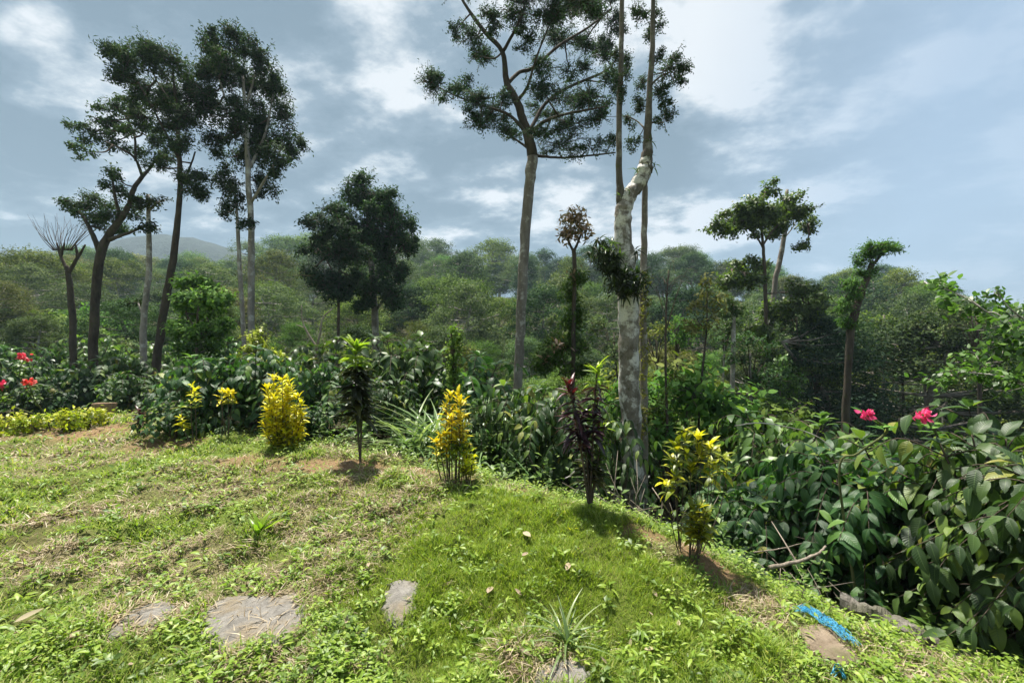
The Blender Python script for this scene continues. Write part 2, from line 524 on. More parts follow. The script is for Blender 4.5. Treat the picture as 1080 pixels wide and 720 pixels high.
def soil_mat():
    m, t = newmat('lawn soil')
    tc = t.n('ShaderNodeTexCoord').outputs['Object']
    a = t.n('ShaderNodeAttribute', attribute_name='lawn').outputs['Fac']
    b = t.n('ShaderNodeAttribute', attribute_name='clay').outputs['Fac']
    n1 = t.noise(tc, 9, 8, .7); n2 = t.noise(tc, 60, 6, .7); n3 = t.noise(tc, 1.6, 5, .6)
    soil = t.ramp(n1, [(.3, (.05, .036, .022)), (.55, (.12, .085, .05)), (.75, (.22, .17, .1))])
    thatch = t.ramp(n2, [(.3, (.045, .075, .01)), (.5, (.12, .17, .025)), (.72, (.25, .27, .07))])
    lawn = t.mix(t.ramp(n3, [(.35, (.35, .35, .35)), (.6, (1., 1., 1.))]), soil, thatch)
    dr = t.n('ShaderNodeAttribute', attribute_name='dry').outputs['Fac']
    lawn = t.mix(t.math('MULTIPLY', dr, .8), lawn, t.ramp(n2, [(.3, (.09, .065, .038)), (.7, (.33, .26, .16))]))
    clay = t.ramp(n2, [(.3, (.15, .088, .045)), (.7, (.34, .23, .13))])
    lawn = t.mix(b, lawn, clay)
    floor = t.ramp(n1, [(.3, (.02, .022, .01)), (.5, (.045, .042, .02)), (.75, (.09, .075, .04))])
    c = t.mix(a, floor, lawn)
    bp = t.n('ShaderNodeBump', {'Strength': .9, 'Distance': .03, 'Height': t.math('ADD', n2, n1)})
    p = t.n('ShaderNodeBsdfPrincipled', {'Base Color': c, 'Roughness': .95, 'Specular IOR Level': .15, 'Normal': bp.outputs[0]})
    t.out(p.outputs[0])
    return m


M['soil'] = soil_mat()


def stone_mat(name, c1, c2, c3, sc_=14.):
    m, t = newmat(name)
    tc = t.n('ShaderNodeTexCoord').outputs['Object']
    n1 = t.noise(tc, sc_, 8, .7); n2 = t.noise(tc, sc_ * .3, 5, .6); n3 = t.noise(tc, sc_ * 9, 4, .7)
    c = t.ramp(n1, [(.3, c1), (.65, c2)])
    c = t.mix(t.ramp(n2, [(.5, (0, 0, 0)), (.66, (.8, .8, .8))]), c, c3)
    c = t.mix(t.ramp(n3, [(.5, (0, 0, 0)), (.8, (.6, .6, .6))]), c, (.09, .08, .07))
    b = t.n('ShaderNodeBump', {'Strength': .9, 'Distance': .015, 'Height': t.math('ADD', n1, n3)})
    p = t.n('ShaderNodeBsdfPrincipled', {'Base Color': c, 'Roughness': .9, 'Specular IOR Level': .2, 'Normal': b.outputs[0]})
    t.out(p.outputs[0])
    return m


M['stone'] = stone_mat('weathered stone', (.13, .12, .105), (.3, .28, .25), (.24, .19, .12))
M['rock'] = stone_mat('brown rock', (.13, .095, .06), (.33, .26, .19), (.1, .1, .04), 12)
M['kerb'] = stone_mat('old concrete', (.1, .09, .075), (.27, .245, .21), (.08, .085, .045), 12)
M['block'] = stone_mat('brown block', (.16, .1, .06), (.3, .2, .13), (.12, .08, .05), 12)
m_, t_ = newmat('blue netting')
_n1 = t_.noise(t_.n('ShaderNodeTexCoord').outputs['Object'], 90, 4)
t_.out(t_.n('ShaderNodeBsdfPrincipled', {'Base Color': t_.ramp(_n1, [(.35, (.01, .15, .32)), (.65, (.07, .4, .6))]), 'Roughness': .45}).outputs[0])
M['blue'] = m_
m_, t_ = newmat('wooded mountain')
_tc = t_.n('ShaderNodeTexCoord').outputs['Object']
_c = t_.ramp(t_.noise(_tc, .12, 8, .7), [(.35, (.012, .022, .018)), (.65, (.035, .055, .04))])
_b = t_.n('ShaderNodeBump', {'Strength': 1., 'Distance': 4., 'Height': t_.noise(_tc, .2, 6, .7)})
t_.out(t_.n('ShaderNodeBsdfPrincipled', {'Base Color': _c, 'Roughness': 1., 'Normal': _b.outputs[0]}).outputs[0])
M['mountain'] = m_

# ------------------------------------------------------------------ the ground sheet
ang = np.concatenate([np.linspace(-PI, -1.1, 60, endpoint=False), np.linspace(-1.1, 1.1, 420, endpoint=False), np.linspace(1.1, PI, 60, endpoint=False)])
rad = np.concatenate([[.4], np.geomspace(1.2, 60, 260), np.geomspace(63, 6000, 60)])
RR, AA = np.meshgrid(rad, ang, indexing='ij')
X, Y = RR * np.sin(AA), RR * np.cos(AA)
Z = ground_z(X, Y)
na = len(ang); nr = len(rad)
i = np.arange(nr - 1)[:, None] * na; j = np.arange(na)[None]
quads = np.stack([i + j, i + na + j, i + na + (j + 1) % na, i + (j + 1) % na], -1).reshape(-1, 4)
g = MB()
V = np.stack([X, Y, Z], -1).reshape(-1, 3)
c0 = len(V)
V = np.vstack([V, [0, 0, gz(0, 0)]])
tri = np.stack([np.full(na, c0), np.arange(na), (np.arange(na) + 1) % na], 1)
g.add(V, [quads, tri])
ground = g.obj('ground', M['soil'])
ground['kind'] = 'structure'
ground['label'] = 'sloping garden ground falling to the wooded valley'; ground['category'] = 'ground'
sdv = crest_sd(V[:, 0], V[:, 1])
rv = np.hypot(V[:, 0], V[:, 1]); GV = V[:, :2].copy(); GR = rv.copy()
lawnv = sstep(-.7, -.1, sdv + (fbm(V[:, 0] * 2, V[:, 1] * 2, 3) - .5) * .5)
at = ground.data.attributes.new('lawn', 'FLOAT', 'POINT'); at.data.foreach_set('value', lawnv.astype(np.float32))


def spots(x, y, lst):
    """union of soft ellipses given as (px, py, rx_m, ry_m, strength)"""
    o = np.zeros(np.shape(x))
    for (px, py, rx, ry, s) in lst:
        c = G(px, py)
        d = ((x - c[0]) / rx) ** 2 + ((y - c[1]) / ry) ** 2
        o = np.maximum(o, s * (1 - sstep(.3, 1.3, d)))
    return o


CLAY = [(360, 488, .9, .18, 1), (430, 494, .5, .2, .9), (265, 482, .6, .25, .7), (100, 456, 1.0, .5, .9), (60, 455, 1.2, .4, .6), (175, 468, .6, .35, .8), (740, 590, .16, .28, 1), (760, 605, .14, .2, .9),
        (680, 563, .25, .1, .8), (560, 520, .4, .12, .6), (600, 532, .3, .1, .6), (790, 620, .12, .2, .5), (470, 508, .35, .15, .6), (120, 640, .25, .12, .3)]


def clay_mask(x, y):
    return np.clip(spots(x, y, CLAY) * (.5 + 1.1 * fbm(x * 4, y * 4, 77)), 0, 1)


at = ground.data.attributes.new('clay', 'FLOAT', 'POINT'); at.data.foreach_set('value', np.where(rv < 14, clay_mask(V[:, 0], V[:, 1]), 0).astype(np.float32))

# distant mountain
mx = np.linspace(-700, 60, 120); my = np.linspace(300, 600, 40)
MX, MY = np.meshgrid(mx, my, indexing='ij')
ridge_px = np.array([-400, -100, 0, 60, 110, 150, 178, 205, 240, 280, 330, 400, 480, 600.])
ridge_py = np.array([300, 262, 258, 256, 252, 246, 240, 244, 254, 272, 290, 330, 350, 360.])
pxm = MX / MY * F + CX
hh = -(np.interp(pxm, ridge_px, ridge_py) - CY) / F * 400 + EYE
MZ = hh * np.exp(-((MY - 400) / 80) ** 2) + (fbm(MX * .02, MY * .02, 9, 5) - .5) * 18 * np.exp(-((MY - 400) / 110) ** 2) - 6
mb = MB()
i = np.arange(119)[:, None] * 40; j = np.arange(39)[None]
mb.add(np.stack([MX, MY, MZ], -1), [np.stack([i + j, i + 40 + j, i + 41 + j, i + 1 + j], -1).reshape(-1, 4)])
mo = mb.obj('mountain', M['mountain']); mo['kind'] = 'structure'
mo['label'] = 'hazy blue wooded mountain behind the left trees'; mo['category'] = 'mountain'

# ------------------------------------------------------------------ foliage builders
DIA = t_diamond(.45, .14)
DIA_N = t_diamond(.28, .1)
OVAL = t_leaf(.5, 3, .12, .18)
NARROW = t_leaf(.26, 3, .15, .25)


def leaf_clump(leaves, wood, c, rx, ry, rz, n, size, tpl=DIA, up=.35, per=11, shell=.45, droop=0., twig=.006, soft=.6):
    """twigs radiating through an ellipsoid, each carrying leaves"""
    nt = max(2, int(n / per))
    u = rdir(nt, .1); r = (shell + (1 - shell) * rng.random(nt)) ** .7
    r = r * rng.uniform(.75, 1.4, nt) ** 1.1
    ends = c + u * r[:, None] * np.array([rx, ry, rz])
    R0 = min(rx, ry, rz)
    starts = c + (ends - c) * .35 + rng.normal(size=(nt, 3)) * R0 * .1
    tw = ends - starts
    if wood is not None:
        for a, b in list(zip(starts, ends))[::1]:
            mid = (a + b) / 2 + rng.normal(size=3) * R0 * .06
            wood.tube([c * .3 + a * .7, mid, b], [twig * 1.5, twig, twig * .5], 3, cap=False)
    t = rng.random((nt, per)) * .85 + .2
    pos = (starts[:, None] + tw[:, None] * t[..., None]).reshape(-1, 3) + rng.normal(size=(nt * per, 3)) * size * .55
    d = np.repeat(norm(tw), per, 0) * .7 + rdir(nt * per) * .9
    d[:, 2] += up * .3 - droop
    out = norm((pos - c) / np.array([rx, ry, rz])) + np.array([0, 0, .35])
    upv = norm(out) * 1.1 + rdir(nt * per) * .6 + np.array([0, 0, .15])
    fr = frames(d - norm(upv) * (d * norm(upv)).sum(1, keepdims=True) * .6, upv)
    leaves.scatter(tpl, pos, fr, size * (.65 + .7 * rng.random(len(pos))), nr=norm(norm(out) * soft + fr[:, :, 2] * (1 - soft)) if soft else None)


def polyline3(pts, d):
    """[(px, py, width_px[, extra_depth])...] at depth d -> points, radii"""
    q = []; r = []
    for p in pts:
        dd = d + (p[3] if len(p) > 3 else 0)
        q.append(P(p[0], p[1], dd)); r.append(p[2] / F * dd / 2)
    return np.array(q), np.array(r)


def wob_tube(mb, q, r, k=8, step=5, wob=.25):
    qq = catmull(q, step)
    rr = np.interp(np.linspace(0, 1, len(qq)), np.linspace(0, 1, len(r)), r)
    w = rng.normal(size=(len(qq), 3)) * rr[:, None] * wob * .7; w[0] = 0
    rr = rr * (1 + rng.normal(size=len(qq)) * .03)
    mb.tube(qq + w, rr, k)
    return qq


def traced_tree(name, label, d, trunk, limbs, clumps, leaf, size, bark, dens=1., cat='tree', group=None, tpl=DIA, depth=.8,
                bark2=None, up=.35, droop=0., flare=True, per=11, shell=.45, k=9, base_drop=True, thick=.74, limb=None, spread=1., fine=1.):
    """trunk and limbs follow the photograph's tree at its real distance; each clump is a volume of twigs and leaves"""
    q, r = polyline3(trunk, d); r = r * thick
    if base_drop:
        gzz = gz(q[0][0], q[0][1]) - .1
        if gzz < q[0][2] - .05:
            sl = (q[0] - q[1]) / max(.05, q[1][2] - q[0][2])
            foot = q[0] + sl * (q[0][2] - gzz) * .5; foot[2] = gzz
            q = np.vstack([foot, q]); r = np.concatenate([[r[0] * 1.15], r])
        if flare:
            q = np.vstack([q[:1] - [0, 0, .02], q[:1] * .93 + q[1:2] * .07, q[1:]]); r = np.concatenate([[r[0] * 1.5, r[0] * 1.12], r[1:]])
    root = thing(name, label, cat, q[0], group)
    wood = MB(); nodes = [wob_tube(wood, q, r, k, 6, .1)]
    for l in limbs:
        ql, rl = polyline3(l, d); rl = rl * thick
        lm = MB() if limb else wood
        nodes.append(wob_tube(lm, ql, rl, 8, 5, .12))
        if limb:
            lm.obj('limb', M[limb], root, loc=q[0])
    allp = np.concatenate(nodes)
    lv = MB(); tw = MB()
    for c in clumps:
        px, py, rx, ry = c[:4]
        n = c[4] if len(c) > 4 else int(rx * ry * 1.1)
        RX = rx / F * d * spread; RY = ry / F * d * spread
        near0 = allp[np.argmin(np.hypot(allp[:, 0] / allp[:, 1] * F + CX - px, (CY - (allp[:, 2] - EYE) / allp[:, 1] * F) - py))]
        dd = near0[1] + (c[5] if len(c) > 5 else rng.uniform(-1, 1) * depth)
        cc = P(px, py, dd)
        kk = np.argmin(((allp - cc) ** 2).sum(1))
        a = allp[kk]
        L = np.linalg.norm(cc - a)
        if L > RX * .25:
            m1 = a * .55 + cc * .45 + np.array([0, 0, -.08 * L]) + rng.normal(size=3) * L * .07
            wob_tube(tw, np.array([a, m1, cc]), np.array([.012 + .018 * L, .01 + .012 * L, .008]) * min(1.5, d / 12), 5, 4, .3)
        leaf_clump(lv, tw, cc, RX * 1.12, max(RX, RY), RY * 1.12, int(n * dens * .8 * fine), size * .74 / fine ** .4, tpl, up, per, .2, droop, twig=.0004 * d + .0015)
        for sub in range(1, 4):
            f = rng.uniform(.42, .75)
            c3 = cc + np.clip(rng.normal(size=3), -1.6, 1.6) * np.array([RX, max(RX, RY) * .8, RY]) * .55 * (sub > 0)
            leaf_clump(lv, tw, c3, RX * f * 1.25, max(RX, RY) * f, RY * f * 1.05, int(n * dens * .5 * fine), size * .74 / fine ** .4, tpl, up, per, .12, droop, twig=.0004 * d + .0015)
    b = M[bark]
    wood.obj('trunk', b, root, loc=q[0])
    if lv.n:
        join(lv, tw).obj('crown', [M[leaf], M[bark2 or 'bark_twig']], root, loc=q[0])
    return root


# ------------------------------------------------------------------ the tall trees
traced_tree('shade_tree', 'crooked dark tree with forked trunk and two flat leaf layers, beside the bare tree', 14,
            [(98, 392, 14), (100, 330, 13), (104, 280, 13), (112, 253, 12), (127, 232, 10), (137, 215, 8)],
            [[(137, 215, 8), (141, 200, 7), (150, 186, 6, .3), (158, 178, 4, .5), (166, 165, 3, .6)],
             [(150, 186, 5, .3), (143, 168, 4), (130, 158, 3, -.4), (112, 150, 2, -.5)], [(143, 168, 4), (142, 145, 3, .2), (135, 125, 2, .3)],
             [(106, 268, 9), (98, 248, 7), (90, 232, 5), (82, 222, 3)], [(115, 253, 7), (132, 247, 5, -.3), (150, 240, 3, -.5)],
             [(127, 232, 6), (121, 205, 4), (118, 185, 3)]],
            [(78, 218, 17, 8), (98, 214, 20, 9), (110, 228, 20, 9), (126, 204, 12, 12), (120, 183, 10, 8), (96, 232, 14, 8), (120, 243, 15, 7), (138, 225, 11, 7),
             (98, 142, 17, 9), (124, 116, 17, 10), (148, 126, 18, 12), (93, 160, 12, 6), (164, 146, 13, 10), (120, 150, 15, 8), (138, 108, 12, 6), (172, 166, 9, 8), (108, 128, 12, 8), (152, 106, 10, 6), (135, 138, 14, 8), (150, 160, 10, 6)],
            'lf_dark', .125, 'bark_dark', 2.1, thick=.62)
traced_tree('shade_tree', 'slender pale mottled trunk with a tiny flat top, between two dark trunks', 13.4,
            [(154, 418, 9), (151, 350, 8), (157, 285, 7), (157, 245, 6), (156, 205, 4)], [[(157, 222, 4), (166, 214, 3), (174, 212, 2)], [(153, 340, 3), (146, 320, 2)]],
            [(164, 212, 15, 5), (150, 217, 10, 5), (158, 240, 8, 8), (146, 318, 6, 6, 40)], 'lf_dark', .13, 'bark_pale', 2, depth=.4)
traced_tree('shade_tree', 'tall tree on a thick leaning dark trunk, feathery crown sweeping up to the left', 13,
            [(162, 405, 12), (170, 345, 11), (182, 275, 10), (188, 225, 8), (190, 190, 7), (188, 150, 6), (185, 105, 4), (182, 75, 2)],
            [[(189, 200, 5), (199, 180, 3, .4), (206, 160, 2, .5)], [(189, 170, 4), (172, 135, 3, -.3), (150, 95, 2, -.5), (125, 62, 1.5, -.6)], [(188, 140, 3), (200, 110, 2, .4), (203, 80, 1.5, .5)], [(186, 115, 3), (165, 85, 2), (160, 65, 1)]],
            [(119, 54, 10, 9), (134, 66, 15, 10), (128, 80, 12, 8), (158, 66, 16, 14), (182, 68, 17, 14), (200, 82, 13, 16), (148, 92, 17, 11), (183, 102, 18, 16), (166, 112, 15, 10), (194, 130, 15, 14),
             (205, 200, 14, 10), (193, 184, 11, 8), (174, 165, 8, 6), (163, 176, 9, 6), (210, 186, 9, 8), (150, 52, 10, 8), (176, 134, 12, 8), (188, 152, 14, 10), (140, 106, 10, 6)],
            'lf_dark', .15, 'bark_dark', 2.7, tpl=DIA_N, thick=.68)
traced_tree('shade_tree', 'tallest left tree, twin pale trunks under a dense upright oval crown', 13.6,
            [(265, 385, 9), (265, 300, 9), (265, 240, 8), (262, 190, 7), (260, 140, 6), (256, 80, 3)],
            [[(259, 385, 6), (254, 300, 6), (251, 245, 5), (249, 215, 3), (246, 195, 2)], [(262, 180, 4), (280, 140, 3, .4), (288, 100, 2, .5)], [(261, 150, 4), (240, 110, 3, -.3), (226, 65, 2, -.4)],
             [(264, 215, 4), (285, 180, 3, -.2), (300, 150, 2)], [(260, 110, 3), (270, 75, 2), (272, 55, 1)]],
            [(226, 44, 13, 14), (247, 50, 17, 16), (275, 58, 12, 16), (216, 75, 10, 14), (236, 85, 20, 18), (264, 90, 20, 20), (291, 92, 13, 22), (300, 128, 14, 22), (220, 116, 16, 20), (245, 122, 20, 20), (274, 130, 20, 20),
             (226, 148, 16, 12), (306, 162, 9, 15), (288, 166, 17, 15), (257, 166, 18, 16), (240, 196, 11, 20), (276, 194, 14, 13), (250, 216, 10, 13), (238, 222, 8, 8), (262, 235, 8, 8), (270, 150, 16, 12), (212, 96, 10, 12), (234, 62, 14, 12), (284, 75, 12, 14)],
            'lf_dark', .12, 'bark_pale', 2.5)
traced_tree('shade_tree', 'broad dark cone shaped tree with straight grey trunk behind the coffee', 17,
            [(397, 410, 10), (396, 340, 10), (393, 300, 9), (389, 240, 6), (384, 195, 3)],
            [[(393, 300, 5), (415, 270, 3, .4), (428, 255, 2, .6)], [(391, 270, 5), (370, 245, 3, -.4)], [(390, 250, 4), (408, 225, 2, .3)], [(395, 330, 4), (412, 305, 2, -.3)]],
            [(384, 190, 13, 12), (372, 208, 18, 12), (398, 208, 17, 13), (416, 233, 17, 15), (390, 238, 22, 16), (362, 232, 16, 15), (427, 258, 12, 16), (402, 268, 22, 18), (376, 268, 20, 18), (421, 288, 14, 14), (396, 302, 18, 15), (412, 312, 12, 12), (384, 322, 12, 10), (435, 242, 6, 10), (404, 228, 16, 14), (380, 250, 16, 14), (410, 250, 14, 12)],
            'lf_dark', .15, 'bark_grey', 3.3, spread=1.04)
traced_tree('shade_tree', 'thin trunked bluish green tree leaning against the dark cone tree', 14.5,
            [(357, 400, 4), (357, 330, 4), (358, 265, 3), (355, 222, 2)], [[(357, 300, 2.5), (345, 275, 2), (335, 262, 1.5)], [(358, 280, 2.5), (370, 262, 1.5)]],
            [(352, 220, 13, 9), (340, 238, 16, 11), (362, 243, 14, 11), (331, 262, 12, 11), (352, 266, 17, 13), (373, 266, 12, 12), (340, 292, 17, 11), (366, 298, 14, 11), (325, 286, 8, 11), (380, 290, 9, 10), (352, 310, 15, 9)],
            'lf_blue', .14, 'bark_twig', 3.2, spread=1.04)
traced_tree('leafy_tree', 'small leafy round tree with fresh green leaves behind the left coffee bushes', 10.5,
            [(207, 410, 4), (208, 345, 3.5), (210, 310, 2)], [[(208, 350, 2), (196, 330, 1.5)], [(208, 345, 2), (224, 325, 1.5)]],
            [(210, 299, 15, 8), (194, 318, 11, 10), (226, 316, 14, 12), (209, 328, 18, 12), (190, 346, 9, 10), (231, 346, 10, 11), (207, 352, 18, 10), (222, 366, 10, 8), (198, 370, 10, 8)],
            'lf_mid', .13, 'bark_twig', 3., tpl=OVAL)
# bare tree
traced_tree('bare_tree', 'leafless tree with forked dark trunk and a fan of bare twigs', 15,
            [(78, 392, 8), (76, 330, 8), (73, 295, 7), (70, 280, 5)],
            [[(71, 285, 5), (64, 270, 3.5), (60, 256, 2)], [(72, 288, 5), (82, 272, 4), (90, 258, 2)], [(82, 272, 4), (80, 258, 2)], [(64, 270, 4), (68, 256, 2)]]
            + [[(62 + a * .25, 264, 1.1), (58 + a * .6 + random.uniform(-4, 4), 250, .6, random.uniform(-.6, .6)), (54 + a + random.uniform(-5, 5), random.uniform(224, 240), .25, random.uniform(-1, 1))] for a in range(-24, 60, 4)]
            + [[(56 + a * .5, 254, .5), (52 + a * .8, 243, .4, random.uniform(-.8, .8)), (48 + a + random.uniform(-5, 5), random.uniform(224, 238), .2, random.uniform(-1, 1))] for a in range(-16, 60, 5)],
            [], 'lf_dark', .1, 'bark_dark')
# tall central tree
traced_tree('shade_tree', 'tall airy tree at the middle with clean straight trunk and spreading dark limbs', 11,
            [(546, 405, 13), (549, 340, 14), (553, 260, 14), (558, 200, 15), (562, 165, 16)],
            [[(562, 166, 16), (558, 145, 14), (551, 125, 12), (545, 107, 11), (534, 85, 9), (530, 55, 7), (508, 30, 6), (490, 4, 4), (476, -20, 3)],
             [(536, 88, 6), (548, 76, 5, .3), (562, 72, 5, .5), (590, 48, 4, .7), (619, 30, 3, .8), (645, 10, 2, .9)], [(530, 55, 5), (543, 32, 4, -.3), (553, 8, 3, -.4), (558, -20, 2, -.5)],
             [(560, 140, 6), (575, 128, 5, -.4), (595, 121, 4, -.7), (641, 112, 2, -.9)], [(563, 164, 5), (585, 166, 3.5, .4), (604, 166, 3, .6), (649, 161, 2, .8)], [(557, 142, 6), (575, 110, 5, .4), (600, 92, 4, .7), (640, 74, 3, 1), (656, 52, 2, 1.1)],
             [(558, 145, 5), (538, 122, 4, -.3), (508, 111, 3, -.5), (478, 100, 2, -.6), (452, 86, 1.2, -.6)], [(545, 107, 5), (556, 92, 4, -.5), (566, 60, 3, -.8), (580, 25, 2, -.9), (592, -10, 1.5, -1)], [(530, 55, 3), (520, 62, 2, .3), (500, 58, 1.5, .5)], [(562, 160, 4), (548, 150, 3, .3), (530, 138, 2, .5)],
             [(508, 30, 3), (500, 45, 2, -.4)]],
            [(453, 88, 11, 13), (470, 99, 7, 5), (489, 94, 10, 8), (506, 106, 13, 9), (518, 117, 13, 9), (505, 130, 13, 7), (526, 130, 12, 8), (496, 40, 11, 10), (482, 36, 8, 8), (506, 60, 12, 8), (520, 20, 13, 9), (545, 14, 14, 12), (572, 18, 16, 12), (600, 8, 17, 9), (627, 14, 14, 12),
             (590, 38, 18, 10), (558, 42, 10, 9), (617, 44, 16, 11), (646, 28, 11, 14), (575, 72, 14, 8), (602, 74, 16, 8), (556, -16, 20, 14), (600, -22, 24, 14), (520, -25, 18, 14), (592, 103, 20, 8), (622, 102, 17, 9), (641, 86, 9, 12), (572, 120, 15, 7), (606, 132, 18, 7), (634, 124, 12, 8), (546, 141, 12, 6),
             (590, 153, 20, 6), (622, 156, 16, 6), (646, 147, 7, 7), (570, 90, 12, 7), (640, -10, 16, 12), (480, -15, 14, 10), (532, 100, 8, 6), (636, 56, 12, 10), (575, 140, 14, 6), (655, 70, 8, 10)],
            'lf_blue', .085, 'bark_grey', 3.2, bark2='bark_dark', depth=1.1, per=9, limb='bark_dark', spread=1.28, shell=.25, fine=1.3)
# pale bark tree
t8 = traced_tree('lichen_tree', 'pale blotchy barked trunk that forks into two thin upright stems, right of centre', 5.8,
                 [(666, 498, 30), (665, 440, 27), (663, 380, 27), (662, 330, 28), (660, 285, 26), (657, 245, 23), (658, 220, 22), (665, 205, 20), (674, 192, 20), (680, 180, 19), (682, 168, 16)],
                 [[(657, 226, 17), (655, 208, 13), (653, 185, 8.5), (653, 120, 8), (655, 60, 7), (656, 0, 6), (657, -40, 5)],
                  [(681, 180, 19.5), (682, 166, 16), (683, 148, 12), (685, 100, 8), (688, 50, 7), (689, 0, 6), (690, -40, 5)],
                  [(684, 140, 3), (672, 128, 2, .3), (660, 122, 1.6, .4)], [(686, 90, 3), (698, 80, 2, -.2), (712, 74, 1.2, -.3)], [(654, 90, 2), (650, 80, 1.5)], [(684, 130, 3), (694, 128, 2), (702, 124, 1)]],
                 [(706, 76, 13, 11), (716, 84, 7, 7), (697, 95, 9, 8), (700, 128, 8, 9), (691, 20, 9, 14), (672, 12, 7, 12), (674, 112, 8, 9), (668, 150, 7, 8), (663, 126, 7, 7), (655, 92, 5, 14), (648, 60, 5, 10), (694, 60, 7, 7), (700, 108, 7, 7), (660, 60, 5, 9), (676, 90, 6, 8)],
                 'lf_blue', .045, 'bark_white', 2.6, depth=.25, k=14, thick=.78, limb='bark_mid', spread=1.15, fine=1.3)
q, r = polyline3([(680, 500, 8), (679, 420, 8), (678, 340, 8), (679, 270, 7), (680, 205, 6), (681, 188, 5)], 6.0)
q[0][2] = gz(*q[0][:2]) - .05
root = thing('slender_tree', 'thin straight brown stem running up close behind the pale forked trunk', 'tree', q[0])
w = MB(); wob_tube(w, q, r, 7, 6, .12); w.obj('trunk', M['bark_grey'], root, loc=q[0])
lv = MB()
for yy in np.linspace(290, 460, 26):
    leaf_clump(lv, None, P(679 + rng.normal() * 3, yy, 5.9), .05, .05, .09, 22, .045, DIA, 0, 11)
lv.obj('vine_leaves', M['moss'], root, loc=q[0])


def rosette(leaves, c, n, L, tpl, elev=(.2, 1.2), up=(0, 0, 1), az=None, spread=1., scale_w=None):
    a = (np.arange(n) * 2.4 + rng.random(n) * .5) if az is None else az
    e = rng.uniform(elev[0], elev[1], n)
    d = np.stack([np.cos(a) * np.cos(e), np.sin(a) * np.cos(e), np.sin(e)], 1)
    upv = np.stack([-np.cos(a) * .6, -np.sin(a) * .6, np.ones(n)], 1) + rng.normal(size=(n, 3)) * .15
    s = L * (.7 + .5 * rng.random(n))
    leaves.scatter(tpl, np.asarray(c) + rng.normal(size=(n, 3)) * .01 * spread, frames(d, upv), s)


STRAP = t_leaf(.17, 6, .2, .55, lambda t: min(1, .45 + 2.2 * t) * (1 - t ** 2.2))
STRAP_W = t_leaf(.24, 6, .25, .4, lambda t: min(1, .4 + 2 * t) * (1 - t ** 3))
ARCH = t_leaf(.038, 9, .25, .75, lambda t: (1 - t ** 1.8))

c = P(650, 278, 5.65)
ep = thing('epiphyte_clump', 'dark shaggy fern mass clinging to the pale forked trunk', 'epiphyte', c)
mb = MB()
for k in range(46):
    cc = P(630 + k * .95 + rng.normal() * 6, 262 + k * 1.05 + rng.normal() * 10, 5.6 + rng.normal() * .14)
    rosette(mb, cc, 12, .15, STRAP, (-1.3, .9))
leaf_clump(mb, None, P(642, 276, 5.6), .2, .18, .22, 500, .07, DIA_N, 0, 10, .1)
leaf_clump(mb, None, P(660, 300, 5.6), .24, .2, .16, 700, .07, DIA_N, 0, 10, .1)
mb.obj('dark_fronds', M['epi'], ep, loc=c)
mb = MB()
for (x_, y_) in ((660, 288), (668, 296), (652, 282), (676, 300), (640, 264), (664, 306), (645, 258), (655, 270), (670, 288), (680, 292)):
    rosette(mb, P(x_, y_, 5.5), 11, .15, STRAP, (0, 1.3))
mb.obj('green_fronds', M['cord_green'], ep, loc=c)
mb = MB(); c2 = P(684, 155, 5.8)
for (x_, y_) in ((684, 165), (686, 150), (690, 175), (662, 200), (672, 180), (655, 208)):
    rosette(mb, P(x_, y_, 5.75), 9, .1, STRAP, (-.6, 1.2))
o = mb.obj('spiky_leaves', M['cord_green'], None, loc=c2); tag(o, 'small spiky leaf tufts high on the fork of the pale trunk', 'epiphyte')

# vine-hung slender tree, right of the central trunk
t9 = traced_tree('vine_tree', 'slender trunk with tan pink leaf tuft on top and leafy vines below', 8,
                 [(604, 430, 6), (605, 340, 6), (606, 285, 6), (605, 262, 6)], [[(605, 266, 4), (598, 250, 3), (596, 238, 2)], [(605, 266, 4), (611, 252, 3), (614, 240, 2)]],
                 [(608, 292, 9, 6), (600, 312, 9, 10), (609, 332, 11, 12), (590, 360, 17, 13), (578, 376, 16, 9), (612, 366, 12, 12), (600, 390, 16, 10), (602, 345, 9, 9), (572, 384, 12, 8)],
                 'lf_mid', .12, 'bark_dark', 2.4, depth=.25, tpl=NARROW)
mb = MB()
for (a, b, rx, ry) in ((600, 232, 10, 8), (611, 236, 9, 9), (596, 245, 7, 7), (604, 248, 9, 7), (616, 244, 6, 6), (606, 226, 7, 5), (606, 290, 7, 5), (588, 366, 9, 6), (575, 378, 8, 5)):
    leaf_clump(mb, None, P(a, b, 8 + rng.normal() * .08), rx / F * 8, rx / F * 8, ry / F * 8, 110 if b < 260 else 50, .105, t_leaf(.3, 3, .15, .25), .5, 6, .3)
mb.obj('tan_leaves', M['lf_pink'], t9, loc=tuple(t9.location))
# vine covered post behind the golden croton
q, r = polyline3([(477, 470, 6), (478, 400, 6), (478, 352, 5)], 6.4); q[0][2] = gz(*q[0][:2]) - .05
po = thing('vine_post', 'narrow post wrapped in yellowish vine, behind the golden croton with bare stems', 'vine post', q[0])
w = MB(); wob_tube(w, q, r, 7); w.obj('post', M['bark_dark'], po, loc=q[0])
lv = MB()
for yy in np.linspace(350, 425, 16):
    leaf_clump(lv, None, P(479 + rng.normal() * 2, yy, 6.35), .1, .1, .1, 44, .07, OVAL, 0, 11)
lv.obj('vine_leaves', M['lf_olive'], po, loc=q[0])

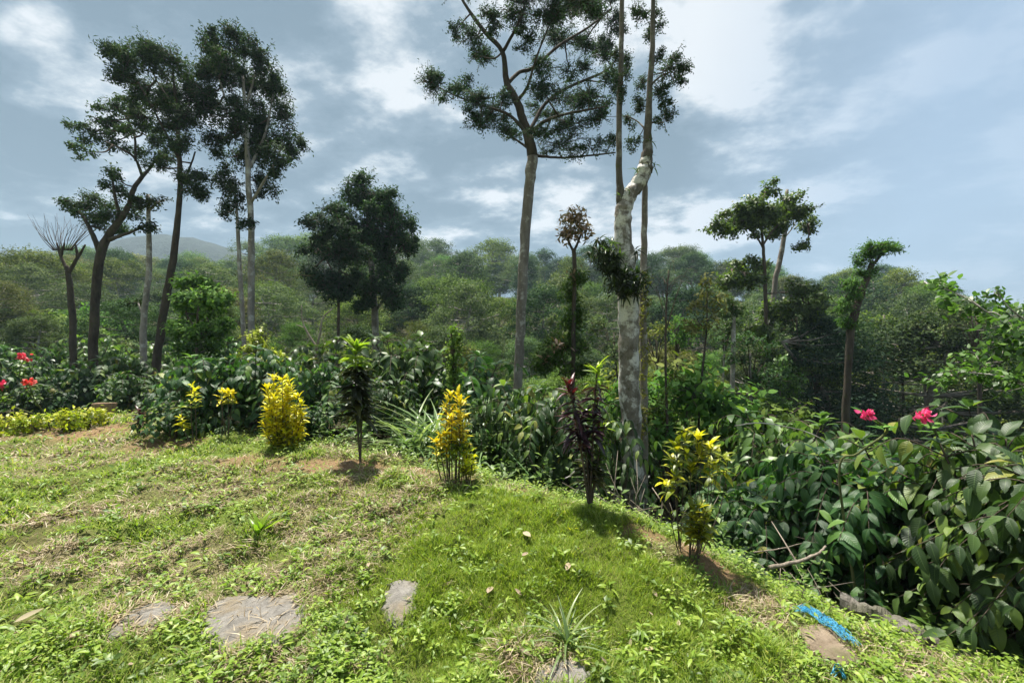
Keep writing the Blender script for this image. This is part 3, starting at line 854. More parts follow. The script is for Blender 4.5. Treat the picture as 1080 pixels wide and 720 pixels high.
traced_tree('leafy_tree', 'open fresh green tree with flat spreading crown against the right sky', 17,
            [(811, 470, 6), (809, 380, 5), (807, 300, 5), (805, 262, 4), (803, 235, 3), (806, 205, 2)],
            [[(805, 262, 3), (795, 246, 2.4), (778, 236, 2, -.3), (758, 238, 1.2, -.5)], [(805, 258, 3), (818, 240, 2, .4), (838, 228, 1.6, .6), (852, 236, 1, .7)], [(804, 245, 2), (790, 226, 1.6, .2)], [(806, 290, 2), (788, 288, 1.5), (772, 284, 1)], [(807, 310, 2), (830, 308, 1.5), (848, 308, 1)]],
            [(806, 230, 16, 10), (824, 226, 14, 10), (792, 228, 14, 9), (812, 246, 12, 7), (757, 240, 14, 7), (776, 236, 15, 9), (798, 216, 14, 10), (808, 200, 8, 8), (815, 224, 14, 11), (793, 240, 11, 7), (784, 222, 10, 7), (840, 226, 15, 10), (852, 240, 10, 9), (832, 212, 10, 6), (849, 258, 8, 5), (822, 240, 10, 8), (772, 226, 10, 5), (800, 234, 12, 8),
             (780, 286, 16, 9), (766, 296, 12, 9), (800, 280, 10, 8), (846, 308, 16, 10), (832, 326, 14, 10), (862, 322, 12, 9), (812, 330, 9, 12), (808, 355, 8, 12), (815, 380, 8, 12), (790, 300, 14, 8), (862, 335, 14, 9), (800, 345, 12, 10)],
            'lf_bright', .16, 'bark_twig', 3.4, tpl=OVAL, depth=1.)
traced_tree('bare_tree', 'pale leafless pole trunk leaning right behind the open green crown', 19, [(815, 320, 7), (822, 278, 7), (828, 240, 5.5), (830, 200, 4)], [[(828, 250, 2), (836, 240, 1.5), (840, 232, 1)]], [], 'lf_dark', .1, 'bark_grey')
traced_tree('shade_tree', 'leaning pollard trunk topped by one dense green tuft, right of the open green tree', 11.5,
            [(892, 450, 10), (894, 395, 9), (897, 350, 10), (904, 320, 11), (913, 296, 9), (920, 276, 6)], [[(900, 335, 5), (896, 322, 4), (892, 312, 3)], [(916, 285, 5), (930, 268, 3)]],
            [(926, 264, 16, 8), (915, 274, 12, 8), (937, 261, 9, 5), (911, 289, 10, 7), (897, 304, 11, 8), (892, 324, 11, 8), (895, 342, 9, 6), (921, 268, 14, 8), (900, 314, 8, 6)],
            'lf_mid', .11, 'bark_dark', 3., tpl=DIA_N, depth=.2, spread=.92)
traced_tree('sapling', 'thin dark sapling with sparse brownish leaves, right of the pale trunk', 10, [(736, 470, 3.4), (740, 400, 3), (745, 350, 2.4), (746, 310, 1.4)], [[(744, 350, 1.4), (732, 330, 1)], [(745, 340, 1.4), (757, 322, 1)]],
            [(745, 308, 10, 14, 60), (733, 324, 10, 10, 50), (757, 322, 10, 12, 50), (742, 345, 14, 8, 50), (728, 345, 7, 7, 30)], 'lf_brown', .13, 'bark_dark', 1.1, tpl=OVAL, depth=.3, per=6)
traced_tree('sapling', 'broken pale stump trunk with a dark leaf tuft on top in the valley', 13, [(772, 440, 6), (773, 380, 6), (774, 322, 5)], [], [(776, 325, 8, 9, 130), (766, 330, 6, 6, 60), (772, 345, 6, 6, 50)], 'lf_dark', .14, 'bark_pale', 1.4, depth=.2)
traced_tree('bare_tree', 'whitish dead snag with forked limbs behind the slim dark cordyline', 10,
            [(335, 400, 6), (333, 378, 5), (334, 365, 4)], [[(334, 366, 3.5), (325, 352, 3), (319, 338, 2), (318, 322, 1.2)], [(334, 366, 3.5), (338, 350, 3), (340, 336, 2.4), (350, 326, 1.4)], [(322, 346, 1.6), (312, 342, 1)]], [], 'lf_dark', .1, 'dead_wood')
traced_tree('bare_tree', 'bare tree with drooping fine twigs right of the pale fork', 9,
            [(704, 470, 4), (702, 380, 3.4), (703, 320, 2.4), (705, 285, 1.4)],
            [[(703, random.uniform(295, 350), 1.0), (706 + a, 285 + abs(a) * .3 + random.uniform(-12, 14), .5, random.uniform(-.4, .4)), (707 + a * 1.9, 285 + random.uniform(-14, 36), .25, random.uniform(-.6, .6))] for a in range(-18, 20, 3)],
            [(700, 430, 14, 16, 150), (712, 400, 10, 12, 80)], 'lf_olive', .09, 'bark_twig', 1., depth=.3)
traced_tree('leafy_shrub', 'pale yellow green shrub glowing behind the left coffee bushes', 7.6, [(268, 430, 3), (268, 395, 2.4), (270, 368, 1.4)], [],
            [(266, 356, 11, 7), (274, 362, 11, 8), (285, 372, 9, 7), (262, 370, 10, 7), (274, 378, 14, 8), (292, 380, 8, 6)], 'lf_lime', .085, 'bark_twig', 1.1, tpl=OVAL, depth=.2, cat='shrub')
traced_tree('leafy_tree', 'low round dark green tree in the valley under the open green tree', 15, [(824, 470, 5), (823, 430, 4), (822, 400, 2)], [],
            [(822, 388, 14, 8), (808, 398, 13, 10), (836, 398, 13, 10), (822, 406, 18, 11), (812, 420, 14, 9), (838, 418, 10, 9)], 'lf_bright', .16, 'bark_dark', 1.2, tpl=OVAL, depth=.6)
# leafy branches at the right edge
traced_tree('leafy_tree', 'sparse pale twigs with broad leaves reaching in at the right picture edge', 5,
            [(1135, 520, 8), (1128, 440, 7), (1120, 380, 6), (1112, 340, 4)],
            [[(1124, 400, 4), (1095, 370, 3), (1060, 342, 2.2, -.2), (1030, 322, 1.6, -.3), (1005, 308, 1.2, -.3), (975, 297, .8, -.4)], [(1120, 380, 4), (1090, 345, 2.4, .2), (1065, 325, 1.6, .3), (1050, 305, 1, .3)], [(1126, 430, 4), (1085, 405, 3), (1045, 395, 2, .2), (1000, 392, 1.4, .3)], [(1060, 342, 1.4), (1035, 348, 1), (1010, 345, .8)], [(1120, 380, 3), (1085, 372, 2, -.3), (1050, 372, 1.4, -.3)]],
            [(985, 299, 10, 5, 12), (1005, 308, 9, 6, 14), (1000, 318, 7, 6, 8), (1028, 320, 10, 8, 14), (1048, 308, 8, 6, 8), (1040, 330, 9, 6, 10), (1060, 328, 8, 8, 12), (1070, 345, 12, 12, 34), (1085, 335, 10, 14, 40), (1058, 365, 18, 10, 50), (1030, 375, 16, 8, 40), (1080, 375, 14, 14, 60), (1045, 395, 20, 9, 60), (1010, 395, 14, 6, 30), (1075, 405, 18, 12, 70), (1100, 400, 18, 30, 120), (990, 400, 12, 8, 24), (1100, 350, 14, 16, 80)],
            'lf_bright', .11, 'bark_pale', 1., tpl=OVAL, depth=.35, per=6, up=.2, bark2='bark_pale')

# ------------------------------------------------------------------ forest on the hill
def forest_variant(seed, shape, leafmat, trunkmat, H=10., R=3.1, n=34, per=120, size=.26, tpl=DIA, base=.32, soft=.6):
    global rng
    keep = rng; rng = np.random.default_rng(seed)
    wood = MB(); lv = MB()
    tp = np.array([[0, 0, -.6], [rng.normal() * .15, rng.normal() * .15, H * .25], [rng.normal() * .4, rng.normal() * .4, H * .55], [rng.normal() * .5, rng.normal() * .5, H * .85]])
    tr = wob_tube(wood, tp, np.array([.2, .16, .12, .04]) * H / 10, 7, 4, .15)
    for k in range(n):
        a = k * 2.39996 + rng.normal() * .4
        t = (k + .5) / n
        if shape == 'round':
            zz = base + (1 - base) * t; rr = R * math.sin(PI * min(1, .18 + .82 * t) ** 1.1) ** .7
        elif shape == 'tall':
            zz = base * .7 + (1 - base * .7) * t; rr = R * .75 * (1 - t) ** .55 + .2
        elif shape == 'flat':
            zz = .68 + .3 * t ** .7 + .05 * rng.normal(); rr = R * 1.25 * (1 - t) ** .5
        else:
            zz = base + .1 + (.9 - base) * t; rr = R * .9 * math.sin(PI * (.25 + .7 * t)) ** .8
        rr *= rng.uniform(.55, 1.)
        cr = R * rng.uniform(.16, .42)
        c = np.array([math.cos(a) * rr, math.sin(a) * rr, min(zz, .97) * H - cr * .5]) + [tp[2][0], tp[2][1], 0]
        s = tr[np.argmin(np.abs(tr[:, 2] - (c[2] - .25 * rr)))]
        wood.tube([s, (s + c) / 2 + [0, 0, -.15], c], [.06, .045, .02], 4, cap=False)
        leaf_clump(lv, None, c, cr, cr, cr * .72, int(per * (cr / (R * .32)) ** 2), size, tpl, .4, 8, .62, soft=soft)
    rng = keep
    return wood.mesh('trunk', M[trunkmat]), lv.mesh('crown', M[leafmat])


KINDS = [
    ('round', 'lf_dark', 'bark_grey', 'forest tree with dense dark green rounded crown on the wooded hillside'),
    ('round', 'lf_olive', 'bark_grey', 'forest tree with olive green rounded crown on the wooded hillside'),
    ('flat', 'lf_olive', 'bark_pale', 'forest tree with layered olive umbrella crown on the wooded hillside'),
    ('tall', 'lf_blue', 'bark_grey', 'forest tree with tall narrow bluish crown on the wooded hillside'),
    ('loose', 'lf_grey', 'bark_pale', 'forest tree with loose grey green crown on the wooded hillside'),
    ('loose', 'lf_mid', 'bark_dark', 'forest tree with loose mid green crown on the wooded hillside'),
    ('round', 'lf_grey', 'bark_pale', 'forest tree with grey green domed crown on the wooded hillside'),
    ('loose', 'lf_brown', 'bark_pale', 'forest tree with thin brownish crown on the wooded hillside'),
]
forest = []; forest_near = []
for k, (shp, lm, bm, lab) in enumerate(KINDS):
    for s in range(2):
        tpl = DIA_N if shp == 'loose' and s else DIA
        forest.append((k, forest_variant(100 + k * 7 + s, shp, lm, bm, R=random.uniform(3.0, 3.9), n=random.randint(34, 50), per=random.randint(360, 440), tpl=tpl, size=.19), lab))
    forest_near.append((k, forest_variant(180 + k * 7, shp, lm, bm, R=random.uniform(2.8, 3.5), n=random.randint(30, 40), per=620, tpl=DIA_N if k % 2 else DIA, size=.15, base=.42, soft=.35), lab))
SKY_PX = [-200, 0, 60, 110, 140, 240, 280, 300, 330, 440, 470, 500, 525, 545, 600, 640, 700, 740, 800, 870, 890, 950, 1000, 1030, 1080, 1300]
SKY_PY = [262, 262, 262, 266, 268, 266, 246, 240, 238, 252, 250, 264, 262, 275, 270, 266, 270, 278, 292, 302, 288, 292, 312, 332, 348, 360]


def sky_py(px):
    return float(np.interp(px, SKY_PX, SKY_PY))


random.seed(5)
count = 0
for d, step in ((17, 170), (22, 115), (28, 84), (35, 68), (44, 60), (56, 50), (70, 42), (88, 36), (108, 30), (135, 38)):
    px = -60 + random.uniform(0, step)
    while px < 1160:
        dd = d * random.uniform(.9, 1.12)
        x = (px - CX) / F * dd
        z = gz(x, dd)
        lim = sky_py(px) - 6 + random.uniform(-10, 16)
        if d < 33:
            lim = max(lim, random.uniform(335, 372) if 235 < px < 440 else (random.uniform(290, 335) if px < 330 else random.uniform(325, 395)))
        elif d < 60:
            lim = max(lim, random.uniform(262, 320))
        top = EYE - (lim - CY) / F * dd
        h = top - z
        want = random.uniform(7.5, 13.5)
        if d >= 100:
            h = min(h, 16) if h > 6 else 6
        else:
            h = min(h, want)
        left = px < 330
        if h > 2.6 and not (d < 20 and 640 < px < 690):
            if d < 60 and left:
                ws = [1.6, 3, 2, .3, 1.2, 3, 1.2, .6]
            elif d < 40:
                ws = [2.4, 1., .8, .8, 2.4, 2.6, 2, .5]
            else:
                ws = [3, 1.6, 1, .8, 2, 1.4, 2.2, .7]
            k = random.choices(range(8), ws)[0]
            kk, (mt, mc), lab = forest_near[k] if d < 33 else forest[k * 2 + random.randint(0, 1)]
            where = 'rising toward the ridge' if d >= 56 else 'in the valley below'
            lab2 = lab.replace('on the wooded hillside', ('on the far wooded ridge' if d >= 88 else 'on the wooded slope' if d >= 44 else 'down in the valley'))
            if left:
                lab2 = lab2.replace('on the far wooded ridge', 'on the ridge under the mountain').replace('down in the valley', 'behind the leaning dark trunks').replace('on the wooded slope', 'on the slope behind the leaning trunks')
            rt = thing('forest_tree', lab2, 'tree', (x, dd, z), 'forest trees: ' + lab2)
            s = h / 10.
            sx = max(s, min(1.25, .55 + .5 * s)) * random.uniform(.85, 1.15)
            if d < 35:
                sx = s * random.uniform(.95, 1.45)
            if d >= 88:
                sx *= 1.25
            rt.rotation_euler = (0, 0, random.uniform(0, 6.28)); rt.scale = (sx, sx, s)
            for nm, me in (('trunk', mt), ('crown', mc)):
                o = bpy.data.objects.new(nm, me); col.objects.link(o); o.parent = rt
            count += 1
        px += step * random.uniform(.7, 1.3)
print('forest trees', count)


random.seed(9)
for k, px in enumerate((655, 700, 722, 757, 790, 842, 868, 930, 958, 985, 1040, 470, 500, 430, 590, 300, 230, 130)):
    d = random.uniform(12, 20) if px > 400 else random.uniform(17, 24)
    x = (px - CX) / F * d; z = gz(x, d)
    h = EYE - (random.uniform(330, 385) - CY) / F * d - z
    if h < 2:
        continue
    mb = MB(); lean = random.uniform(-.06, .06)
    q = np.array([[0, 0, -.1], [lean * h * .4 + random.uniform(-.1, .1), 0, h * .45], [lean * h, 0, h]])
    wob_tube(mb, q, np.array([.09, .07, .03]) * random.uniform(.7, 1.2), 7, 6, .3)
    rt = thing('thin_tree', 'thin bare stemmed tree with a small leafy top in the valley undergrowth' if px > 400 else 'thin bare stemmed tree with a small leafy top behind the left trunks', 'tree', (x, d, z), 'thin trees in the undergrowth')
    mb.obj('trunk', M[random.choice(['bark_pale', 'bark_grey', 'bark_dark'])], rt)
    lv = MB(); tw = MB()
    for j in range(7):
        cc = q[2] + np.array([random.uniform(-.7, .7), random.uniform(-.6, .6), random.uniform(-.9, .35)])
        tw.tube([q[1] * .35 + q[2] * .65, (q[2] + cc) / 2, cc], [.02, .014, .008], 4)
        leaf_clump(lv, tw, cc, .42, .42, .3, 170, .11, DIA, .4, 8, .3, soft=.35)
    join(lv, tw).obj('crown', [M[random.choice(['lf_mid', 'lf_grey', 'lf_dark', 'lf_olive'])], M['bark_twig']], rt)

# ------------------------------------------------------------------ coffee bushes
COF = t_leaf(.46, 6, .13, .42, None, .12)
COF_S = t_leaf(.46, 3, .13, .42)


def coffee_meshes(seed, H=1.7, R=.95, stems=4, leafL=.2, tpl=COF, mat='coffee', nodes=11, low=.15, gap=.085):
    global rng
    keep = rng; rng = np.random.default_rng(seed)
    wood = MB(); lv = MB()
    for s in range(stems):
        a0 = s * 2 * PI / stems + rng.normal() * .4
        tip = np.array([math.cos(a0) * R * .45, math.sin(a0) * R * .45, H * rng.uniform(.82, 1.02)])
        mid = np.array([math.cos(a0) * R * .14, math.sin(a0) * R * .14, H * .5])
        st = catmull([np.array([math.cos(a0) * .05, math.sin(a0) * .05, -.1]), mid, tip], 8)
        wood.tube(st, np.linspace(.016, .006, len(st)), 6)
        for k in range(nodes):
            t = low + (1 - low) * (k + .5) / nodes
            p = st[min(len(st) - 1, int(t * (len(st) - 1)))]
            for sd in range(2):
                a = k * 1.57 + sd * PI + rng.normal() * .35 + a0
                L = R * (.5 + .55 * math.sin(PI * min(1, .15 + .8 * t))) * rng.uniform(.6, 1.05)
                u = np.array([math.cos(a), math.sin(a), 0])
                bp = np.array([p, p + u * L * .5 + [0, 0, L * .16], p + u * L + [0, 0, -L * rng.uniform(.05, .4)]])
                br = catmull(bp, 5)
                wood.tube(br, np.linspace(.006, .0025, len(br)), 4, cap=False)
                m = max(3, int(L / gap))
                tt = np.linspace(.22, 1., m)
                ix = tt * (len(br) - 1); i0 = np.minimum(ix.astype(int), len(br) - 2); f = (ix - i0)[:, None]
                pp = br[i0] * (1 - f) + br[i0 + 1] * f
                side = np.cross(u, [0, 0, 1.])
                for sg in (-1, 1):
                    d = side * sg * rng.uniform(.6, 1, (m, 1)) + u * rng.uniform(.25, .7, (m, 1)) + rng.normal(size=(m, 3)) * .22
                    d[:, 2] -= rng.uniform(.15, 1.0, m)
                    upv = np.array([0, 0, 1.]) + u * .3 + rng.normal(size=(m, 3)) * .25
                    lv.scatter(tpl, pp, frames(d, upv), leafL * rng.uniform(.6, 1.15, m) * (1 - .25 * tt))
        rosette(lv, tip, 6, leafL * .8, tpl, (.2, 1.1))
    rng = keep
    return wood.mesh('stems', M['bark_twig']), lv.mesh('foliage', M[mat])


def coffee(meshes, loc, rz, s, zs, label, group='coffee bushes', cat='coffee bush', name='coffee_bush'):
    r = thing(name, label, cat, loc, group)
    r.rotation_euler = (0, 0, rz); r.scale = (s, s, zs)
    for nm, me in zip(('stems', 'foliage'), meshes):
        o = bpy.data.objects.new(nm, me); col.objects.link(o); o.parent = r
    return r


cof = [coffee_meshes(300 + k, H=1.6, R=.9, stems=3 + k % 2, leafL=.25, nodes=9, gap=.105) for k in range(3)]
droopy = coffee_meshes(350, H=1., R=.55, stems=3, leafL=.24, nodes=5, gap=.1, low=.25)
cof_f = [coffee_meshes(320 + k, H=1.6, R=.9, stems=4, tpl=COF_S, mat='coffee_far', nodes=9, leafL=.22) for k in range(3)]
hero = [coffee_meshes(340, H=1.75, R=.85, stems=6, leafL=.21, nodes=11, low=.3, gap=.08), coffee_meshes(341, H=1.6, R=.95, stems=6, leafL=.19, nodes=11, low=.28, gap=.08)]


def bush_at(meshes, px, d, top_py, label, wr=1., rz=None, Hm=1.6):
    x = (px - CX) / F * d; z = gz(x, d)
    h = EYE - (top_py - CY) / F * d - z
    s = h / Hm
    return coffee(meshes, (x, d, z), random.uniform(0, 6.28) if rz is None else rz, s ** .5 * wr, s, label)


bush_at(hero[0], 1065, 3.2, 452, 'largest near coffee bush with big glossy leaves, below the pink blossom', .98, .4, 1.75)
bush_at(hero[1], 1185, 2.6, 478, 'near coffee bush cut off by the lower right corner', .95, 2.1)
bush_at(hero[1], 925, 3.9, 474, 'coffee bush behind and left of the largest near bush', 1., 1.2)
bush_at(cof[0], 965, 4.7, 462, 'coffee bush with tops showing just behind the largest near bush', 1.05, .3)
bush_at(cof[0], 815, 4.3, 520, 'low coffee bush with hanging leaf pairs above the fallen branch', .95, 1.9)
bush_at(cof[1], 775, 5.8, 505, 'coffee bush in the shade beyond the leggy yellow croton', 1.)
bush_at(cof[2], 865, 5.4, 478, 'coffee bush in the gap left of the pink blossoms', 1.)
bush_at(cof[1], 1075, 5.0, 440, 'coffee bush under the pale twigs at the right edge', 1.1)
bush_at(cof[0], 555, 5.6, 402, 'tall coffee bush draped in vines left of the purple cordyline', .8)
bush_at(cof[2], 515, 6.0, 418, 'coffee bush between the arching strap clump and the vine draped bush', .7)
bush_at(cof[1], 600, 5.2, 425, 'shaded coffee bush right behind the purple cordyline', .65)
bush_at(cof[2], 638, 5.9, 420, 'coffee bush touching the foot of the pale blotchy trunk', .7)
bush_at(cof[0], 215, 6.6, 374, 'broad coffee bush on the left with pale shining leaves over two yellow sprigs', 1.0)
bush_at(cof[1], 268, 6.6, 368, 'coffee bush rising behind the full golden croton', .95)
bush_at(droopy, 183, 5.95, 424, 'drooping low coffee bush beside the dark red cordyline', 1., None, 1.)
bush_at(cof[2], 345, 6.5, 378, 'coffee bush left of the slim dark cordyline', .85)
bush_at(cof[0], 405, 6.6, 398, 'coffee bush right of the slim dark cordyline', .75)
bush_at(cof[1], 318, 5.9, 425, 'low coffee bush behind right side of the full golden croton', .6)
bush_at(cof[0], 240, 6.0, 448, 'very low coffee bush in the shade under the two yellow sprigs', .55)
for k, (px, d, tp, lb) in enumerate(((15, 9.3, 378, 'coffee bush beneath the red blossoms at the left edge'), (65, 10, 384, 'coffee bush between the red blossoms and brown block'),
                                     (95, 9.4, 388, 'leafy coffee bush directly behind the brown block'), (128, 9.6, 374, 'coffee bush left of the slender pale mottled trunk'),
                                     (45, 9.0, 402, 'low coffee bush behind the golden hedge'), (140, 8.9, 392, 'low coffee bush at the foot of the mottled trunk'))):
    bush_at(cof[k % 3], px, d, tp, lb, .95)
random.seed(21)
nb = 0
for d, step in ((8, 80), (10, 80), (12.5, 70), (15.5, 62), (19, 58)):
    px = (420 if d < 9 else 330 if d < 14 else -20) + random.uniform(0, 30)
    while px < 1130:
        dd = d * random.uniform(.93, 1.08)
        x = (px - CX) / F * dd; z = gz(x, dd)
        if not (d < 9 and (590 < px < 760)):
            s = random.uniform(.95, 1.4)
            coffee(cof_f[nb % 3], (x, dd, z), random.uniform(0, 6.28), s * 1.05, s, 'shaded coffee bush in the lower plantation' if px > 330 else 'coffee bush in the grove behind the left trunks',
                   'coffee bushes in the lower plantation' if px > 330 else 'coffee bushes behind the left trunks')
            nb += 1
        px += step * random.uniform(.75, 1.3)
# understory shrubs between coffee and forest
def shrub_variant(seed, mat, tpl, size, n=10, R=.9, H=1.8):
    global rng
    keep = rng; rng = np.random.default_rng(seed)
    wood = MB(); lv = MB()
    for k in range(n):
        a = k * 2.4; rr = R * math.sqrt((k + .5) / n) * .8
        c = np.array([math.cos(a) * rr, math.sin(a) * rr, H * (.95 - .5 * (rr / R) ** 1.5) * rng.uniform(.7, 1.)])
        wood.tube(catmull([np.array([0, 0, -.1]), np.array([c[0] * .4, c[1] * .4, c[2] * .5]), c], 4), np.linspace(.02, .006, 9), 5)
        cr = R * rng.uniform(.28, .45)
        leaf_clump(lv, wood, c, cr, cr, cr * .8, 250, size, tpl, .4, 9, .3, twig=.004)
    rng = keep
    return wood.mesh('stems', M['bark_twig']), lv.mesh('foliage', M[mat])


shr = [shrub_variant(400, 'lf_olive', OVAL, .09), shrub_variant(401, 'lf_mid', OVAL, .095), shrub_variant(402, 'lf_grey', NARROW, .1, 12), shrub_variant(403, 'lf_bright', OVAL, .09, 9), shrub_variant(404, 'lf_brown', NARROW, .09, 8)]
SHL = ['olive leaved', 'mid green', 'grey green narrow leaved', 'fresh green', 'brownish thin leaved']
random.seed(31)
for d, step in ((11, 75), (14, 58), (18, 42), (24, 38), (31, 36)):
    px = (-30 if d > 10.5 else 350) + random.uniform(0, 40)
    while px < 1120:
        dd = d * random.uniform(.92, 1.1); x = (px - CX) / F * dd; z = gz(x, dd)
        k = random.choices(range(5), [3, 2, 2.4, 1, 1.4])[0]
        s = random.uniform(1.0, 1.9) * (1.3 if d > 17 else 1) * (1.35 if px > 690 and d < 20 else 1)
        if px < 450 and k == 3:
            k = 0
        hmax = EYE - ((388 if px < 450 else 372 if px < 690 else 342) + random.uniform(0, 25) - CY) / F * dd - z
        if d < 20:
            s = min(s, max(.35, hmax / 1.9))
        wh = 'behind the left trunks' if px < 330 else 'in the valley beyond the coffee bushes'
        lb = SHL[k] + ' understory shrub ' + wh
        coffee(shr[k], (x, dd, z), random.uniform(0, 6.28), s, s * random.uniform(.9, 1.1), lb, lb + 's', 'shrub', 'understory_shrub')
        px += step * random.uniform(.7, 1.3)

# ------------------------------------------------------------------ garden plants along the crest
CROT = t_leaf(.36, 4, .18, .3)
BROAD = t_leaf(.4, 5, .15, .55)


def croton(label, px, base_py, tops, L=.1, bare=.35, loc=None, name='croton', green_from=.45, n=44, rad_=.005, wide=1., tpl=None, foot_s=.2, elev=(-.05, 1.0)):
    """tops: (px, py) stem tips in the photograph; leaves spiral up each stem, golden on top and greener below"""
    b = G(px, base_py) if loc is None else loc
    d = b[1]
    root = thing(name, label, 'croton', b)
    wood = MB(); ly = MB(); lg = MB()
    for (tx, ty, nb_) in tops:
        tip = P(tx, ty, d + rng.uniform(-.12, .12))
        foot = b + np.array([(tip[0] - b[0]) * foot_s + rng.normal() * .015, rng.uniform(-.05, .05), -.03])
        mid = foot * .5 + tip * .5 + np.array([(tip[0] - b[0]) * .12, 0, 0])
        st = catmull([foot, mid, tip], 10)
        wood.tube(st, np.linspace(rad_ * 1.4, rad_ * .6, len(st)), 6)
        for lvl in range(nb_):
            t = bare + (1 - bare) * (lvl + .5) / nb_
            p = st[int(t * (len(st) - 1))]
            tgt = ly if rng.random() < sstep(green_from - .25, green_from + .25, (t - bare) / (1 - bare)) else lg
            rosette(tgt, p, 5, L * (1.05 - .25 * t) * wide, tpl or CROT, elev if t < .9 else (.5, 1.5))
    wood.obj('stems', M['bark_twig'], root, loc=b)
    if lg.n:
        lg.obj('lower_leaves', M['croton_g'], root, loc=b)
    if ly.n:
        ly.obj('golden_leaves', M['croton_y'], root, loc=b)
    return root


tops = []
for (a, b_) in ((288, 392), (298, 390), (283, 400), (306, 395), (292, 402), (303, 410), (281, 418), (314, 412), (318, 420), (278, 430), (320, 432), (310, 428), (290, 420), (300, 425), (276, 442), (320, 445), (285, 440), (312, 445), (296, 440), (280, 455), (315, 458), (300, 455), (290, 412), (309, 402)):
    tops.append((a + rng.normal() * 1.5, b_ + 3 + rng.normal() * 2, max(6, int((478 - b_) / 4.6))))
croton('full golden yellow croton bush, dense from the ground up', 298, 476, tops, .115, .12, green_from=.3, name='golden_croton')
croton('leggy golden croton on bare stems, in front of the arching strap leaves', 478, 508,
       [(474, 414, 9), (482, 411, 10), (486, 420, 9), (471, 424, 8), (484, 432, 7), (476, 438, 7), (464, 456, 5), (460, 462, 4), (470, 450, 5), (488, 446, 6), (481, 452, 5)], .115, .42, green_from=.3, name='golden_croton', foot_s=.6)
croton('knee high golden croton at the foot of the leggy one', 492, 508, [(492, 470, 8), (496, 474, 8), (488, 478, 7), (498, 482, 6), (490, 484, 6)], .085, .3, green_from=.25, name='golden_croton')
croton('leggy lime yellow croton with ragged top, at the right slope edge', 722, 582,
       [(722, 450, 4), (736, 458, 3), (750, 466, 3), (760, 478, 2), (714, 464, 3), (709, 482, 3), (740, 474, 3), (728, 488, 3), (712, 500, 2), (703, 508, 2), (752, 490, 2), (768, 484, 2)], .125, .8, green_from=.86, name='golden_croton', tpl=BROAD, foot_s=.3, elev=(-.4, .8), rad_=.003)
croton('small dark green croton at the foot of the leggy lime one', 730, 593, [(738, 532, 7), (730, 536, 7), (746, 538, 6), (735, 542, 6), (742, 548, 5)], .12, .45, green_from=2.5, name='green_croton')
croton('slim yellow tipped sprig standing left under the broad coffee bush', 206, 468, [(202, 404, 5), (205, 408, 4), (190, 440, 5)], .1, .6, green_from=.1, name='yellow_sprig')
croton('forked yellow tipped sprig between broad coffee bush and full croton', 239, 462, [(236, 410, 4), (241, 411, 4), (246, 413, 4), (232, 412, 3)], .1, .75, green_from=.1, name='yellow_sprig')


def cordyline(label, px, base_py, stalks, name='cordyline', d=None):
    """stalks: (tip px, tip py, bare share, leaf length, material of the top, material of the body, material of the bottom)"""
    b = G(px, base_py); d = b[1]
    root = thing(name, label, 'cordyline', b)
    wood = MB(); parts = {}
    for (tx, ty, bare, L, mt, mbd, ml) in stalks:
        tip = P(tx, ty, d + rng.uniform(-.06, .1))
        st = catmull([b - [0, 0, .03], b * .5 + tip * .5 + [rng.normal() * .01, 0, 0], tip], 12)
        wood.tube(st, np.linspace(.011, .007, len(st)), 7)
        H = np.linalg.norm(tip - b)
        nl = max(6, int(H * (1 - bare) / (.024 if mbd == 'cord_brown' else .036)))
        for k in range(nl):
            t = bare + (1 - bare) * (k + .5) / nl
            f = (t - bare) / (1 - bare)
            m = mt if f > .74 else (ml if f < .3 else mbd)
            p = st[int(t * (len(st) - 1))]
            rosette(parts.setdefault(m, MB()), p, 6 if mbd == 'cord_brown' else 5, L * 1.12 * (1 - .3 * f) * (.9 if m == 'cord_lime' else 1), STRAP_W, (-.35, .75) if f < .85 else (.6, 1.45))
    wood.obj('stem', M['bark_twig'], root, loc=b)
    nm = {'cord_lime': 'lime_leaves', 'cord_green': 'green_leaves', 'cord_dark': 'purple_leaves', 'cord_red': 'wine_leaves', 'cord_brown': 'bronze_leaves'}
    for k, v in parts.items():
        v.obj(nm[k], M[k], root, loc=b)
    return root


cordyline('slim single stemmed dark cordyline with bright lime top', 380, 487, [(375, 362, .38, .25, 'cord_lime', 'cord_brown', 'cord_brown'), (384, 405, .55, .17, 'cord_green', 'cord_green', 'cord_brown')])
cordyline('blackish purple cordyline with two stalks and lime tips, in front of pale trunk', 622, 538,
          [(600, 402, .5, .17, 'cord_red', 'cord_dark', 'cord_dark'), (630, 384, .5, .18, 'cord_lime', 'cord_dark', 'cord_dark'), (638, 446, .62, .13, 'cord_lime', 'cord_green', 'cord_green'), (613, 440, .6, .15, 'cord_dark', 'cord_dark', 'cord_dark'), (621, 476, .5, .17, 'cord_green', 'cord_brown', 'cord_brown'), (632, 484, .5, .16, 'cord_green', 'cord_green', 'cord_brown')])
cordyline('small dark red cordyline beside the drooping low coffee bush', 146, 459, [(147, 432, .3, .16, 'cord_red', 'cord_dark', 'cord_green'), (151, 436, .4, .15, 'cord_dark', 'cord_dark', 'cord_green')])

